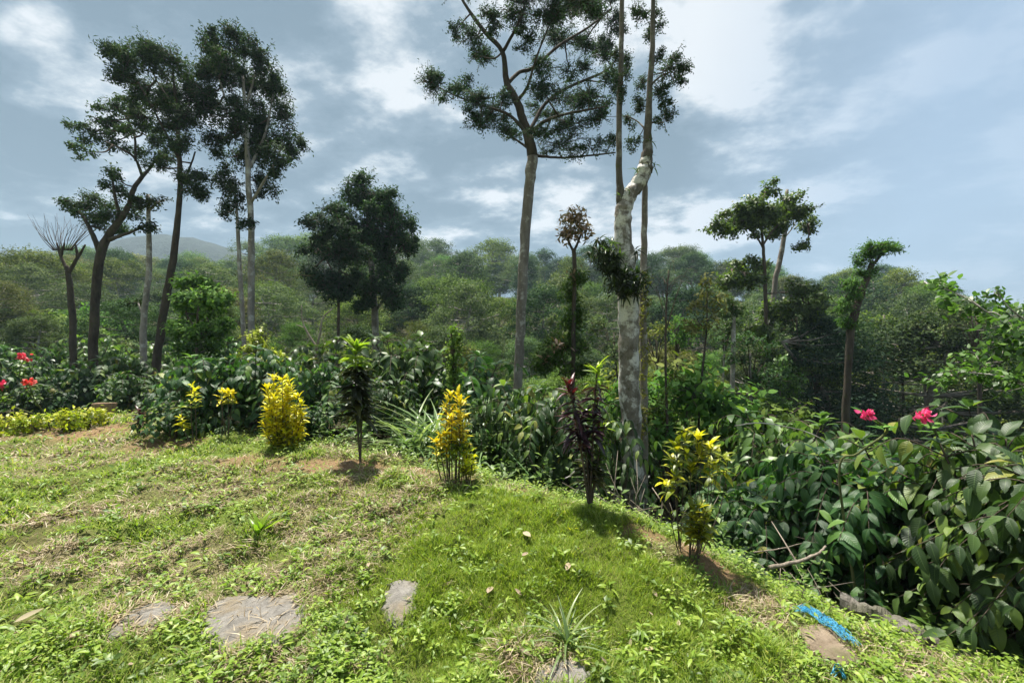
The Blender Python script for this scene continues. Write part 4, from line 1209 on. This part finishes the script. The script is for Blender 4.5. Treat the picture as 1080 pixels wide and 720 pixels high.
# golden hedge clumps at the left
for (px, py, w_, h_, lb) in ((20, 449, .6, .2, 'low straggly golden hedge at the left edge of the lawn'), (58, 449, .55, .22, 'golden yellow low hedge clump in the middle of the lawn border'), (88, 447, .25, .26, 'brightest golden hedge clump leaning over bare stems, by the brown block')):
    b = G(px, py + 6)
    r = thing('golden_hedge', lb, 'shrub', b, 'golden hedge clumps')
    wood = MB(); lv = MB()
    for k in range(16):
        c = b + [rng.uniform(-w_, w_) * .8, rng.uniform(-.25, .25), h_ * rng.uniform(.35, .95)]
        wood.tube([b + [(c[0] - b[0]) * .6, 0, 0], c], [.008, .004], 5)
        leaf_clump(lv, wood, c, .2, .17, .12, 55, .06, OVAL, .6, 8, .3, twig=.003)
    wood.obj('stems', M['bark_twig'], r, loc=b); lv.obj('foliage', M['duranta'], r, loc=b)

# arching strap-leaved clumps
for (px, py, n, L, lb) in ((452, 476, 130, 1.15, 'clump of long arching grassy leaves left of the leggy golden croton'), (515, 492, 130, 1.2, 'clump of long arching grassy leaves right of the leggy golden croton')):
    x = (px - CX) / F * 6.2; b = np.array([x, 6.2, gz(x, 6.2)])
    mb = MB()
    for k in range(6):
        rosette(mb, b + [rng.normal() * .18, rng.normal() * .15, .05], n // 6 + 6, L, ARCH, (.5, 1.35))
    tag(mb.obj('strap_clump', M['strap'], None, loc=b), lb, 'plant', 'arching strap leaved clumps')


# flowers
def flower(parent, c, R, mat, n=18):
    mb = MB()
    pt = t_leaf(.75, 3, .1, .3)
    d = rdir(34, .25); 
    mb.scatter(pt, np.asarray(c) + d * R * .25 + rng.normal(size=(34, 3)) * R * .3, frames(d, rdir(34)), R * (.6 + .5 * rng.random(34)))
    return mb.obj('flower', M[mat], parent, loc=tuple(parent.location))


def flowering(label, base, stems, mat, R, leafmat='lf_mid', leaf=.1):
    root = thing('flowering_shrub', label, 'flowering shrub', base)
    wood = MB(); lv = MB()
    for s in stems:
        q = np.array([P(*p) for p in s['path']])
        qq = wob_tube(wood, np.vstack([[base], q]), np.array([.012] + [.009] * (len(q) - 1) + [.005]), 6, 6, .1)
        flower(root, qq[-1], R, mat)
        for k in range(s.get('n', 14)):
            p = qq[rng.integers(len(qq) // 2, len(qq) - 1)] + rng.normal(size=3) * .02
            rosette(lv, p, 2, leaf, OVAL, (-.3, .8))
    wood.obj('stems', M['green_stem'], root, loc=base); lv.obj('foliage', M[leafmat], root, loc=base)
    return root


b = np.array([3.3, 3.75, gz(3.3, 3.75)])
flowering('shrub with crimson pink blossom on a bent stem above the largest coffee bush', b, [{'path': [(996, 500, 3.6), (990, 464, 3.5), (982, 449, 3.4), (974, 439, 3.3)], 'n': 5}], 'petal', .05)
b = np.array([2.75, 3.4, gz(2.75, 3.4)])
flowering('shrub with smaller crimson pink blossom on a long arching stem, left of the other', b, [{'path': [(885, 500, 3.45), (905, 478, 3.4), (935, 456, 3.35), (928, 446, 3.3), (914, 438, 3.2)], 'n': 6}, ], 'petal', .044)
b = np.array([-9.3, 8.6, gz(-9.3, 8.6)])
flowering('shrub with coral red blossoms on upright stems at the left edge', b, [{'path': [(22, 400, 8.5), (25, 377, 8.4)]}, {'path': [(36, 420, 8.4), (30, 404, 8.3)]}, {'path': [(6, 425, 8.4), (-1, 407, 8.3)]}], 'petal_red', .085, 'weed_deep', .13)

# brown block behind the golden hedge
b = P(110, 436, 8.0)
mb = MB()
bx = np.array([[x, y, z] for z in (-.05, .21) for (x, y) in ((-.17, -.07), (.17, -.04), (.16, .09), (-.18, .07))]) + rng.normal(size=(8, 3)) * .012
mb.add(bx, [np.array([[3, 2, 1, 0], [4, 5, 6, 7], [0, 1, 5, 4], [1, 2, 6, 5], [2, 3, 7, 6], [3, 0, 4, 7]])])
o = mb.obj('brown_block', M['block'], None, loc=np.zeros(3), smooth=False); o.location = b
md = o.modifiers.new('bevel', 'BEVEL'); md.width = .015; md.segments = 2
tag(o, 'reddish brown block lying behind the brightest golden hedge clump', 'block')


# ------------------------------------------------------------------ stepping stones, rock, kerb, net, branches
def slab(label, poly_px, mat, h=.008, name='stepping_stone', cat='stepping stone', seed=0, grp=None):
    pts = np.array([G(*p) for p in poly_px])
    c = pts.mean(0)
    pl = np.linalg.lstsq((pts - c)[:, :2], (pts - c)[:, 2], rcond=None)[0]
    ii = np.concatenate([c + (pts - c) * q_ for q_ in (.2, .5, .75, .9)])
    h = h + float(np.clip((ground_z(ii[:, 0], ii[:, 1]) - c[2] - (ii[:, :2] - c[:2]) @ pl).max() + .004, -.004, .03))
    ring = catmull(np.vstack([pts, pts[:1]]), 8)[:-1]
    jit = rng.normal(size=ring.shape) * [.012, .012, 0]
    mb = MB(); V = []; K = len(ring); lay = [(1.02, -.06), (1.0, .4), (.95, .85), (.86, 1), (.75, 1), (.63, 1), (.5, 1), (.38, 1), (.26, 1), (.13, 1)]
    for (s, hz) in lay:
        q = c + (ring + jit * (s > .9) - c) * s
        z = c[2] + (q[:, :2] - c[:2]) @ pl
        zz = z + h * hz + (fbm(q[:, 0] * 9, q[:, 1] * 9, seed) - .5) * .03
        V.append(np.stack([q[:, 0], q[:, 1], zz if hz > 0 else z - .06], 1))
    V.append(np.array([[c[0], c[1], c[2] + h + (fbm(c[0] * 9, c[1] * 9, seed) - .5) * .03]]))
    V = np.concatenate(V); j = np.arange(K)
    qs = np.concatenate([np.stack([i * K + j, i * K + (j + 1) % K, (i + 1) * K + (j + 1) % K, (i + 1) * K + j], 1) for i in range(len(lay) - 1)])
    tr = np.stack([(len(lay) - 1) * K + j, (len(lay) - 1) * K + (j + 1) % K, np.full(K, len(lay) * K)], 1)
    mb.add(V, [qs, tr])
    return tag(mb.obj(name, M[mat], None, loc=c), label, cat, grp), pts


SLABS = []
for lb, pp in (('largest grey stepping stone, wide and rough, sunk in the weeds', [(212, 648), (240, 634), (285, 630), (321, 628), (318, 655), (305, 680), (268, 690), (228, 692), (213, 672)]),
               ('narrow pale stepping stone set upright in the green grass', [(412, 618), (430, 614), (440, 618), (437, 640), (426, 660), (410, 658), (404, 640)]),
               ('worn pale stone mostly buried beside the largest stepping stone', [(112, 668), (135, 650), (165, 636), (185, 640), (170, 658), (140, 664), (118, 676)]),
               ('grey stepping stone cut by the bottom edge under a straw patch', [(572, 706), (590, 698), (610, 704), (622, 722), (590, 735), (562, 724)])):
    o, pts = slab(lb, pp, 'stone', grp='stepping stones')
    SLABS.append(pts)
o, pts = slab('brown earthy rock with the blue net over it', [(842, 664), (862, 660), (885, 672), (905, 694), (898, 706), (872, 700), (850, 686)], 'rock', .012, 'rock', 'rock')
SLABS.append(pts)
# broken concrete kerb under the near coffee bush
mb = MB()
kp = [P(886, 626, 3.12) - [0, 0, .1], P(922, 638, 3.0) - [0, 0, .1], P(956, 653, 2.87) - [0, 0, .1], P(985, 671, 2.75) - [0, 0, .1], P(1012, 692, 2.62) - [0, 0, .1]]
kk = catmull(kp, 14)
w = .06
n_ = len(kk)
prof = np.array([[-w, -.4], [-w, .1], [-w * .6, .14], [w * .6, .14], [w, .1], [w, -.4]])
tang = norm(np.gradient(kk, axis=0) * [1, 1, 0]); sidev = np.stack([tang[:, 1], -tang[:, 0], np.zeros(n_)], 1)
V = []
for a in range(n_):
    for (u, v) in prof:
        nz = fbm(kk[a][0] * 11 + u * 9, kk[a][1] * 11 + v * 7, 55) - .5
        V.append(kk[a] + sidev[a] * (u + nz * .05 + rng.normal() * .004) + [0, 0, v - .055 + nz * .09 + rng.normal() * .004])
V = np.array(V); fs = []
for a in range(n_ - 1):
    for k in range(6):
        fs.append([a * 6 + k, a * 6 + (k + 1) % 6, (a + 1) * 6 + (k + 1) % 6, (a + 1) * 6 + k])
mb.add(V, [np.array(fs), np.array([[0, 1, 2, 3, 4, 5], [(n_ - 1) * 6 + k for k in (5, 4, 3, 2, 1, 0)]])])
tag(mb.obj('concrete_kerb', M['kerb'], None, loc=kp[0], smooth=False), 'broken pale concrete kerb along the foot of the near coffee bush', 'kerb')
# blue net: a bundle of loose strands
mb = MB()
path = [G(836, 654), G(852, 651), G(866, 660), G(884, 672), G(904, 692)]
path = [p + [0, 0, .05] for p in path]
pth = catmull(path, 8); tn = norm(np.gradient(pth, axis=0)); sdn = norm(np.cross(tn, [0, 0, 1.]))
wd = .03 * np.sin(np.linspace(.35, PI - .25, len(pth))) + .012
for k in range(26):
    u0 = rng.uniform(-1, 1); u1 = u0 + rng.normal() * .5
    uu = np.linspace(u0, u1, len(pth))
    q = pth + sdn * (uu * wd)[:, None] + np.array([0, 0, 1.]) * (rng.random(len(pth)) * .014)[:, None] + rng.normal(size=pth.shape) * .003
    a, b_ = sorted((rng.integers(0, 10), rng.integers(20, len(q))))
    mb.tube(q[a:b_ + 1], .0016, 4)
for k in range(90):
    i_ = rng.integers(1, len(pth) - 3); e_ = min(len(pth) - 1, i_ + rng.integers(1, 4))
    a_ = pth[i_] + sdn[i_] * wd[i_] * rng.uniform(-1, 0); b_ = pth[e_] + sdn[e_] * wd[e_] * rng.uniform(0, 1)
    mb.tube([a_ + [0, 0, .004], (a_ + b_) / 2 + [0, 0, rng.uniform(.004, .018)], b_ + [0, 0, .004]], .0012, 3)
o = mb.obj('blue_net', M['blue'], None, loc=path[0]); tag(o, 'crumpled bright blue plastic net strip lying over the brown rock', 'net')
mb = MB(); q = [G(876, 716) + [0, 0, .02], G(884, 714) + [0, 0, .035], G(892, 718) + [0, 0, .02]]
for k in range(6):
    mb.tube(catmull([p + rng.normal(size=3) * .008 for p in q], 4), .0025, 4)
tag(mb.obj('blue_net', M['blue'], None, loc=q[0]), 'small scrap of blue net showing at the bottom edge', 'net')


def branch(label, pts, r, mat='dead_wood', side=0):
    b = pts[0]
    mb = MB(); q = wob_tube(mb, np.array(pts), np.linspace(r, r * .5, len(pts)), 7, 6, .25)
    for k in range(side):
        s = q[rng.integers(2, len(q) - 1)]
        e = s + rng.normal(size=3) * [.25, .2, .1] + [0, 0, .05]
        mb.tube([s, (s + e) / 2 + rng.normal(size=3) * .02, e], [r * .5, r * .35, r * .2], 5)
    return tag(mb.obj('dead_branch', M[mat], None, loc=b), label, 'branch')


branch('thick fallen dead branch lying at the edge of the lime weeds, right slope', [P(812, 598, 3.2), P(840, 592, 3.3), P(862, 584, 3.4), P(871, 576, 3.45)], .016, side=1)
branch('long thin bare branch arching over the coffee near the pink blossoms', [P(775, 449, 4.6), P(800, 446, 4.5), P(830, 450, 4.4), P(860, 459, 4.3), P(880, 475, 4.2)], .007, 'bark_pale')
branch('thin pale bare branch slanting among the vine draped coffee leaves', [P(566, 498, 5.1), P(556, 470, 5.1), P(570, 446, 5.1), P(577, 428, 5.1)], .009)
branch('straight dry stick leaning against the leggy lime croton', [G(716, 556) + [0, .1, 0], P(702, 535, 3.9), P(688, 514, 4.0)], .008)
branch('bent dead twig crossing low over the coffee litter, right slope', [P(795, 582, 3.7), P(825, 578, 3.75), P(850, 572, 3.8), P(872, 573, 3.8)], .006, side=2)
# twiggy brush
mb = MB(); b = P(700, 545, 4.1); b[2] = gz(b[0], b[1])
for k in range(46):
    s = b + [rng.uniform(-.5, .35), rng.uniform(-.2, .5), .02]
    s[2] = gz(s[0], s[1]) + .02
    e = s + [rng.normal() * .3 - .12, rng.normal() * .2, rng.uniform(.1, .5)]
    mb.tube([s, (s + e) / 2 + rng.normal(size=3) * .03, e], [.005, .004, .002], 4)
tag(mb.obj('brushwood', M['dead_wood'], None, loc=b), 'tangle of dry brushwood sticks left of the leggy lime croton', 'brushwood', kind='stuff')
mb = MB(); b = P(850, 610, 3.3); b[2] = gz(b[0], b[1])
for k in range(70):
    s = b + [rng.uniform(-.35, .5), rng.uniform(-.2, .7), .02]; s[2] = gz(s[0], s[1]) + .03
    e = s + [rng.normal() * .2, rng.normal() * .2, rng.uniform(.0, .18)]
    mb.tube([s, (s + e) / 2 + rng.normal(size=3) * .03, e], [.004, .003, .0015], 4)
tag(mb.obj('twig_litter', M['dead_wood'], None, loc=b), 'dry twig litter under the coffee by the fallen branch', 'litter', kind='stuff')


# ------------------------------------------------------------------ lawn grass and weeds
def inpoly(x, y, pts):
    c = np.zeros(x.shape, bool)
    n = len(pts)
    for i in range(n):
        x1, y1 = pts[i][:2]; x2, y2 = pts[(i + 1) % n][:2]
        k = ((y1 > y) != (y2 > y)) & (x < (x2 - x1) * (y - y1) / (y2 - y1 + 1e-12) + x1)
        c ^= k
    return c


def stone_mask(x, y, grow=.9):
    x = x + (fbm(x * 14, y * 14, 15) - .5) * .16; y = y + (fbm(x * 14, y * 14, 16) - .5) * .16
    o = np.zeros(x.shape, bool)
    for p in SLABS:
        c = p.mean(0)
        o |= inpoly(x, y, c + (p - c) * grow)
    return o


def candidates(n, rmin=1.7, rmax=11.5, amin=-.92, amax=.92):
    r = np.exp(rng.uniform(math.log(rmin), math.log(rmax), n)); a = rng.uniform(amin, amax, n)
    return r * np.sin(a), r * np.cos(a)


VELVET = [(560, 580, .95, .7, 1), (470, 560, .5, .45, 1), (640, 610, .7, .5, 1), (480, 690, .35, .25, 1), (620, 560, .5, .5, 1), (700, 640, .5, .4, .9), (390, 640, .4, .3, .8), (540, 640, .6, .3, .9), (450, 610, .5, .4, .9), (600, 690, .4, .2, .5), (760, 700, .4, .2, .7), (700, 700, .35, .2, .6), (520, 540, .5, .4, .9)]
DRYS = [(390, 560, .45, .5, .9), (340, 540, .6, .45, .8), (420, 530, .5, .35, .8), (160, 590, .9, .35, .7), (60, 590, .7, .3, .7), (250, 510, .8, .4, .7), (70, 480, 1.4, .6, .6), (560, 695, .22, .14, 1), (540, 690, .15, .1, 1), (590, 700, .18, .08, .7), (800, 640, .25, .25, .8), (880, 690, .2, .12, .6), (130, 655, .3, .2, .6),
        (300, 605, .45, .15, .6), (330, 620, .3, .1, .7)]


def masks(x, y):
    vel = spots(x, y, VELVET)
    dry = np.clip(spots(x, y, DRYS) * (.45 + 1.1 * fbm(x * 3, y * 3, 41)) + sstep(.5, .68, fbm(x * 1.1 + y * .6, y * 2.6 - x * 1.2, 51)) * .75 * (1 - vel), 0, 1)
    return vel, dry, clay_mask(x, y)


BL = t_blade(.06, .3, 2); BL3 = t_blade(.05, .55, 3)
SUNK = -.004


def grass(n, maskfn, L, wscale, mat, name, label, lean=.45, tpl=BL, rmax=11.5, kind='grass', clump=0.):
    x, y = candidates(n, rmax=rmax)
    sd = crest_sd(x, y)
    vel, dry, clay = masks(x, y)
    k = (rng.random(n) < maskfn(x, y, sd, vel, dry, clay)) & (~stone_mask(x, y) | (rng.random(n) < (.12 if mat == 'straw' else 0)))
    x, y = x[k], y[k]
    z = ground_z(x, y); r = np.hypot(x, y)
    N = len(x)
    patch = fbm(x * 3.4, y * 3.4, 61)
    a = rng.random(N) * 2 * PI
    d = np.stack([np.cos(a) * lean, np.sin(a) * lean, np.ones(N)], 1) + rng.normal(size=(N, 3)) * [.25, .25, .1]
    up = np.stack([np.cos(a), np.sin(a), rng.normal(size=N) * .3], 1)
    h = L * (.45 + .9 * rng.random(N)) * (.3 + 1.5 * patch ** 1.3) * (1 + .03 * r)
    mb = MB()
    S = np.stack([h * wscale * (.7 + .33 * r) , h, h], 1)
    mb.scatter(tpl, np.stack([x, y, z + SUNK], 1), frames(d, up), S)
    return tag(mb.obj(name, M[mat]), label, kind, kind='stuff')


lawn_in = lambda sd: sstep(-.35, .1, sd)
grass(800000, lambda x, y, sd, v, dr, c: lawn_in(sd) * (v * .95) * (1 - .9 * c) * (1 - .7 * spots(x, y, [(560, 695, .22, .14, 1)])), .055, .6, 'grass_fine', 'lawn_grass', 'fine velvety green grass on the middle of the mound')
grass(520000, lambda x, y, sd, v, dr, c: lawn_in(sd) * (.8 - .7 * v) * (.3 + .7 * sstep(.36, .5, fbm(x * 3.1, y * 3.1, 63))) * (1 - .9 * c) * (1 - .65 * dr), .06, .85, 'grass_mix', 'rough_grass', 'rough mixed green and straw grass over the bank', .6)
grass(230000, lambda x, y, sd, v, dr, c: sstep(-.5, .1, sd) * np.clip(dr * 1.6 + .03 * (1 - v), 0, 1) * (1 - .75 * c), .085, .5, 'straw', 'dry_grass', 'flattened straw coloured dry grass on the bank', 1.5)

_v, _d, _c = masks(GV[:, 0], GV[:, 1])
at = ground.data.attributes.new('dry', 'FLOAT', 'POINT'); at.data.foreach_set('value', np.where(GR < 14, _d, 0).astype(np.float32))
# weed plants: whorls of small ovate leaves on short stalks
WL = t_leaf(.55, 2, .12, .25)


WN = t_leaf(.3, 3, .15, .4)


def weeds(n, dens, L, mat, name, label, hgt=.05, nleaf=7, rmax=11.5, tpl=WL):
    x, y = candidates(n, rmax=rmax)
    sd = crest_sd(x, y); vel, dry, clay = masks(x, y)
    kd = np.min([np.hypot(x - q_[0], y - q_[1]) for q_ in kk], axis=0)
    k = (rng.random(n) < dens(x, y, sd, vel, dry, clay)) & ~stone_mask(x, y, 1.0) & (kd > .15)
    x, y = x[k], y[k]; N = len(x); z = ground_z(x, y); r = np.hypot(x, y)
    mb = MB()
    hs = hgt * (.3 + 1.1 * rng.random(N)) * (.6 + .8 * fbm(x * 3, y * 3, 71)) * (1 + .04 * r)
    sz = L * (.4 + 1.2 * rng.random(N) ** 1.5) * (1 + .05 * r)
    ax = rng.normal(size=(N, 2)) * .25
    for j in range(nleaf):
        t = (j + 1) / nleaf
        a = j * 2.4 + rng.random(N) * 1.2
        e = rng.uniform(-.15, .75, N)
        d = np.stack([np.cos(a) * np.cos(e), np.sin(a) * np.cos(e), np.sin(e)], 1)
        p = np.stack([x + ax[:, 0] * hs * t, y + ax[:, 1] * hs * t, z + hs * t], 1) + d * (sz * .2)[:, None]
        mb.scatter(tpl, p, frames(d, np.array([0, 0, 1.]) + rng.normal(size=(N, 3)) * .25), sz * (1.1 - .35 * t))
    return tag(mb.obj(name, M[mat]), label, 'weeds', kind='stuff')


def clumpy(x, y, sc_, seed, lo=.45, hi=.62):
    return sstep(lo, hi, fbm(x * sc_, y * sc_, seed))


RIGHTW = [(960, 690, .5, .5, 1), (860, 640, .3, .3, 1), (930, 710, .5, .3, 1), (800, 690, .3, .2, .5), (820, 620, .25, .3, .9), (730, 650, .25, .12, .5), (690, 690, .25, .12, .5)]
LEFTW = [(300, 690, .4, .2, .9), (350, 700, .4, .2, .9), (60, 690, .5, .2, .9), (220, 700, .4, .15, .6), (380, 600, .3, .2, .7), (320, 660, .25, .15, .9), (230, 620, .5, .15, .8), (200, 540, .8, .25, .7), (120, 520, .9, .3, .7), (60, 530, .8, .3, .6), (340, 505, .6, .25, .6), (180, 500, .8, .3, .7), (500, 640, .25, .15, .8), (540, 655, .2, .12, .7), (440, 680, .25, .12, .4)]


def weed_d(x, y, sd, v, dr, c):
    strip = sstep(-.75, -.3, sd) * (1 - sstep(-.02, .16, sd)) * (.55 + .45 * fbm(x * 4, y * 4, 81)) * sstep(-7.5, -6, x)
    rgt = spots(x, y, RIGHTW) * (.1 + .9 * clumpy(x, y, 6, 82, .44, .58))
    lft = spots(x, y, LEFTW) * clumpy(x, y, 6, 83, .44, .58)
    gen = .34 * clumpy(x, y, 4, 84, .52, .66) * (1 - v * .5)
    crown = sstep(.0, .3, sd) * (1 - sstep(.5, 1.2, sd)) * sstep(-2.5, -1.5, x) * 0
    return np.clip(np.maximum.reduce([strip, rgt, lft, gen]), 0, 1) * sstep(-.8, -.4, sd) * (1 - .75 * c)


weeds(28000, weed_d, .029, 'weed', 'ground_cover', 'lime green broad leaved ground cover along the crest and slope', .07)
weeds(9000, lambda x, y, sd, v, dr, c: np.clip(sstep(.05, .4, sd) * .35 * clumpy(x, y, 5, 91) * (1 - .7 * v) + .6 * sstep(-1.3, -.6, sd) * (1 - sstep(-.5, -.2, sd)), 0, 1), .045, 'weed_deep', 'green_weeds', 'darker green low weeds scattered on the bank', .05, 6)
weeds(7000, lambda x, y, sd, v, dr, c: np.clip(sstep(.0, .3, sd) * (.12 + .6 * clumpy(x, y, 3.3, 95, .5, .64)) * (1 - .5 * v) + .15 * spots(x, y, RIGHTW), 0, 1), .05, 'weed', 'narrow_weeds', 'pale green narrow leaved weeds among the grass', .06, 6, tpl=WN)
# taller weeds at the back of the crest strip
weeds(3800, lambda x, y, sd, v, dr, c: np.clip(sstep(-1.5, -.8, sd) * (1 - sstep(-.65, -.35, sd)) * .7, 0, 1), .075, 'weed_deep', 'tall_weeds', 'knee high leafy weeds below the crest', .3, 10)

# single plants on the lawn
def tuft(label, px, py, n, L, mat, tpl=STRAP, elev=(.5, 1.4), name='grass_tuft', cat='plant', grp=None):
    b = G(px, py); mb = MB()
    for k in range(3):
        rosette(mb, b + [rng.normal() * .02, rng.normal() * .02, 0], n // 3, L, tpl, elev)
    return tag(mb.obj(name, M[mat], None, loc=b), label, cat, grp)


tuft('tuft of bluish green arching blades on the lower lawn', 595, 678, 30, .22, 'strap', t_leaf(.07, 6, .2, .6, lambda t: 1 - t ** 2))
tuft('upright bright lime shoot with pointed leaves on the brown bank', 272, 566, 12, .2, 'cord_lime', STRAP_W, (.9, 1.5), 'lime_shoot')
tuft('small bright rosette weed on the lower right lawn', 697, 598, 9, .07, 'weed', WL, (.1, .7), 'rosette_weed')
tuft('pale rosette weed standing on a thin stalk near the bottom edge', 570, 672, 9, .07, 'weed', WL, (.1, .7), 'rosette_weed')
tuft('dark leaved seedling clump in the grass above the straw patch', 505, 680, 15, .06, 'weed_deep', WL, (.1, .8), 'rosette_weed')
tuft('bright weed rosette at the bottom edge beside the straw patch', 520, 712, 14, .08, 'weed', WL, (.1, .8), 'rosette_weed')
tuft('grey dried herb standing on the bare clay left of the leggy croton', 440, 508, 24, .13, 'straw', t_leaf(.08, 3, .2, .2), (.5, 1.4), 'dry_herb')
tuft('yellow daisy like weed head on the mound near the purple cordyline', 602, 560, 9, .04, 'croton_y', WL, (.1, .9), 'yellow_weed')

# fallen leaves
FL = t_leaf(.42, 5, .25, -.25)
flm = MB(); flm.scatter(FL, np.zeros((1, 3)), np.eye(3)[None], np.ones(1))
fl_mesh = flm.mesh('fallen_leaf', M['litter'])


def fallen(px, py, L, label, grp=None, tilt=.3):
    b = G(px, py)
    o = bpy.data.objects.new('fallen_leaf', fl_mesh); col.objects.link(o)
    o.location = b + np.array([0, 0, .03]); o.scale = (L, L, L)
    o.rotation_euler = (random.uniform(-tilt, tilt), random.uniform(-tilt, tilt), random.uniform(0, 6.28))
    return tag(o, label, 'leaf', grp)


o = fallen(14, 664, .13, 'large curled brown leaf at the left edge of the lawn', None, .15); o.rotation_euler = (.1, .2, -1.0)
fallen(552, 566, .11, 'pale grey fallen leaf with spread lobes, highest on the green mound')
fallen(557, 590, .07, 'pinkish dry fallen leaf just below the lobed grey one')
fallen(519, 624, .1, 'cream coloured crumpled leaf in the middle of the green grass')
fallen(600, 600, .09, 'straw coloured leaf on the right of the pinkish dry leaf')
fallen(408, 577, .08, 'whitish fallen leaf at the upper edge of the dry bank')
fallen(560, 700, .06, 'reddish brown leaf on the straw patch by the bottom stone')
fallen(350, 708, .09, 'brown leaf in lime weeds at the bottom left')
fallen(692, 690, .1, 'broad silvery dead leaf among weeds on the lower right lawn')
fallen(716, 668, .05, 'small grey leaf scrap on the right slope')
random.seed(77)
for k in range(34):
    px, py = random.uniform(10, 760), random.uniform(520, 715)
    if not (crest_sd(*[np.array([c]) for c in G(px, py)[:2]])[0] > .1):
        continue
    fallen(px, py, random.uniform(.03, .07), 'small dry leaf fragment scattered on the lawn', 'small dry leaf fragments on the lawn', .6)

# ------------------------------------------------------------------ haze, light, sky, camera
m_, t_ = newmat('haze')
vol = t_.n('ShaderNodeVolumePrincipled', {'Color': (.62, .82, 1, 1), 'Density': .00055, 'Anisotropy': .2})
t_.out(None, vol.outputs[0])
HAZE = True
if HAZE:
    hb = MB()
    x0, x1, y0, y1, z0, z1 = -760, 420, -40, 640, -16, 125
    v = np.array([[x, y, z] for z in (z0, z1) for (x, y) in ((x0, y0), (x1, y0), (x1, y1), (x0, y1))], float)
    hb.add(v, [np.array([[3, 2, 1, 0], [4, 5, 6, 7], [0, 1, 5, 4], [1, 2, 6, 5], [2, 3, 7, 6], [3, 0, 4, 7]])])
    ho = hb.obj('haze', m_, smooth=False)
    tag(ho, 'thin pale haze over the valley and far hills', 'haze', kind='stuff')

SUN_EL, SUN_AZ = math.radians(72), math.radians(-28)     # azimuth from the view axis toward the right
sd_ = bpy.data.lights.new('sun', 'SUN'); sd_.energy = 5.0; sd_.angle = math.radians(3); sd_.color = (1, .95, .86)
so = bpy.data.objects.new('sun', sd_); col.objects.link(so)
dirv = Vector((math.sin(SUN_AZ) * math.cos(SUN_EL), math.cos(SUN_AZ) * math.cos(SUN_EL), math.sin(SUN_EL)))
so.rotation_euler = dirv.to_track_quat('Z', 'Y').to_euler()
so.location = dirv * 50

w = bpy.data.worlds.new('World'); sc.world = w; w.use_nodes = True
t = NT(w)
sky = t.n('ShaderNodeTexSky', sky_type='NISHITA', sun_disc=False, sun_elevation=SUN_EL, sun_rotation=SUN_AZ, air_density=1., dust_density=2., ozone_density=1.)
gen = t.n('ShaderNodeTexCoord').outputs['Generated']
sp = t.n('ShaderNodeSeparateXYZ', {0: gen})
zc = t.math('ADD', t.math('MAXIMUM', sp.outputs[2], 0.), .22)
u = t.math('DIVIDE', sp.outputs[0], zc); v = t.math('DIVIDE', sp.outputs[1], zc)
uv = t.n('ShaderNodeCombineXYZ', {0: u, 1: v, 2: 3.3}).outputs[0]
mp = t.n('ShaderNodeMapping', {'Vector': uv, 'Scale': (.85, 1.0, 1.), 'Rotation': (0, 0, .35), 'Location': (.6, .2, 0)}).outputs[0]
n1 = t.noise(mp, 1.5, 10, .56); n2 = t.noise(mp, 4.4, 9, .62)
mixn = t.math('ADD', t.math('MULTIPLY', n1, .66), t.math('MULTIPLY', n2, .34))
def lobe(px, py, width, amp):
    """a soft bank of cloud around one direction of the sky"""
    d = norm(np.array([(px - CX) / F, 1., (CY - py) / F]))
    dt = t.n('ShaderNodeVectorMath', {0: gen, 1: tuple(d)}, operation='DOT_PRODUCT').outputs['Value']
    mr = t.n('ShaderNodeMapRange', {0: dt, 1: math.cos(width), 2: 1., 3: 0., 4: amp}, interpolation_type='SMOOTHSTEP')
    return mr.outputs[0]


val = t.math('ADD', t.math('MULTIPLY', t.math('SUBTRACT', mixn, .5), 2.8), .48)
for (px, py, wd, am) in ((60, 30, .5, -.17), (330, 50, .36, -.13), (40, 200, .2, -.08), (150, 130, .22, .03), (30, 120, .16, .03), (460, 175, .24, .13), (420, 10, .2, .05), (290, 240, .16, .1), (500, 120, .16, -.1), (350, 230, .12, -.06),
                         (720, 40, .2, .12), (690, 60, .12, -.1), (830, 100, .26, .16), (760, 30, .14, .1), (620, 220, .2, .1), (690, 140, .16, -.12), (1000, 230, .4, -.05), (960, 30, .3, -.1), (400, 60, .25, -.06)):
    val = t.math('ADD', val, lobe(px, py, wd, am))
cl = t.ramp(val, [(.30, (.98, 1.4, 1.78)), (.44, (1.32, 1.78, 2.2)), (.53, (2.3, 2.7, 3.05)), (.64, (3.8, 4.0, 4.2))])
az = t.math('ADD', t.math('MULTIPLY', sp.outputs[0], 1.5), -.05)
veil = t.ramp(az, [(.45, (0, 0, 0)), (.95, (.85, .85, .85))])
clear = t.mix(.85, sky.outputs[0], (1.8, 2.45, 3.2))
c = t.mix(veil, cl, clear)
bg = t.n('ShaderNodeBackground', {'Color': c, 'Strength': .095})
o = t.n('ShaderNodeOutputWorld'); t.t.links.new(bg.outputs[0], o.inputs[0])

cd = bpy.data.cameras.new('camera'); cd.sensor_width = 36; cd.lens = F / 1080 * 36; cd.clip_start = .05; cd.clip_end = 12000
co = bpy.data.objects.new('camera', cd); col.objects.link(co)
co.location = (0, 0, EYE); co.rotation_euler = (math.radians(90), 0, 0)
sc.camera = co
sc.view_settings.view_transform = 'Standard'; sc.view_settings.look = 'None'; sc.view_settings.exposure = 1.2; sc.view_settings.gamma = 1
sc.view_settings.use_curve_mapping = False
sc.render.engine = 'CYCLES'
sc.cycles.max_bounces = 6; sc.cycles.diffuse_bounces = 3; sc.cycles.glossy_bounces = 2; sc.cycles.transmission_bounces = 3; sc.cycles.volume_bounces = 0; sc.cycles.transparent_max_bounces = 8
sc.cycles.use_denoising = True
sc.cycles.use_adaptive_sampling = True; sc.cycles.adaptive_threshold = .02
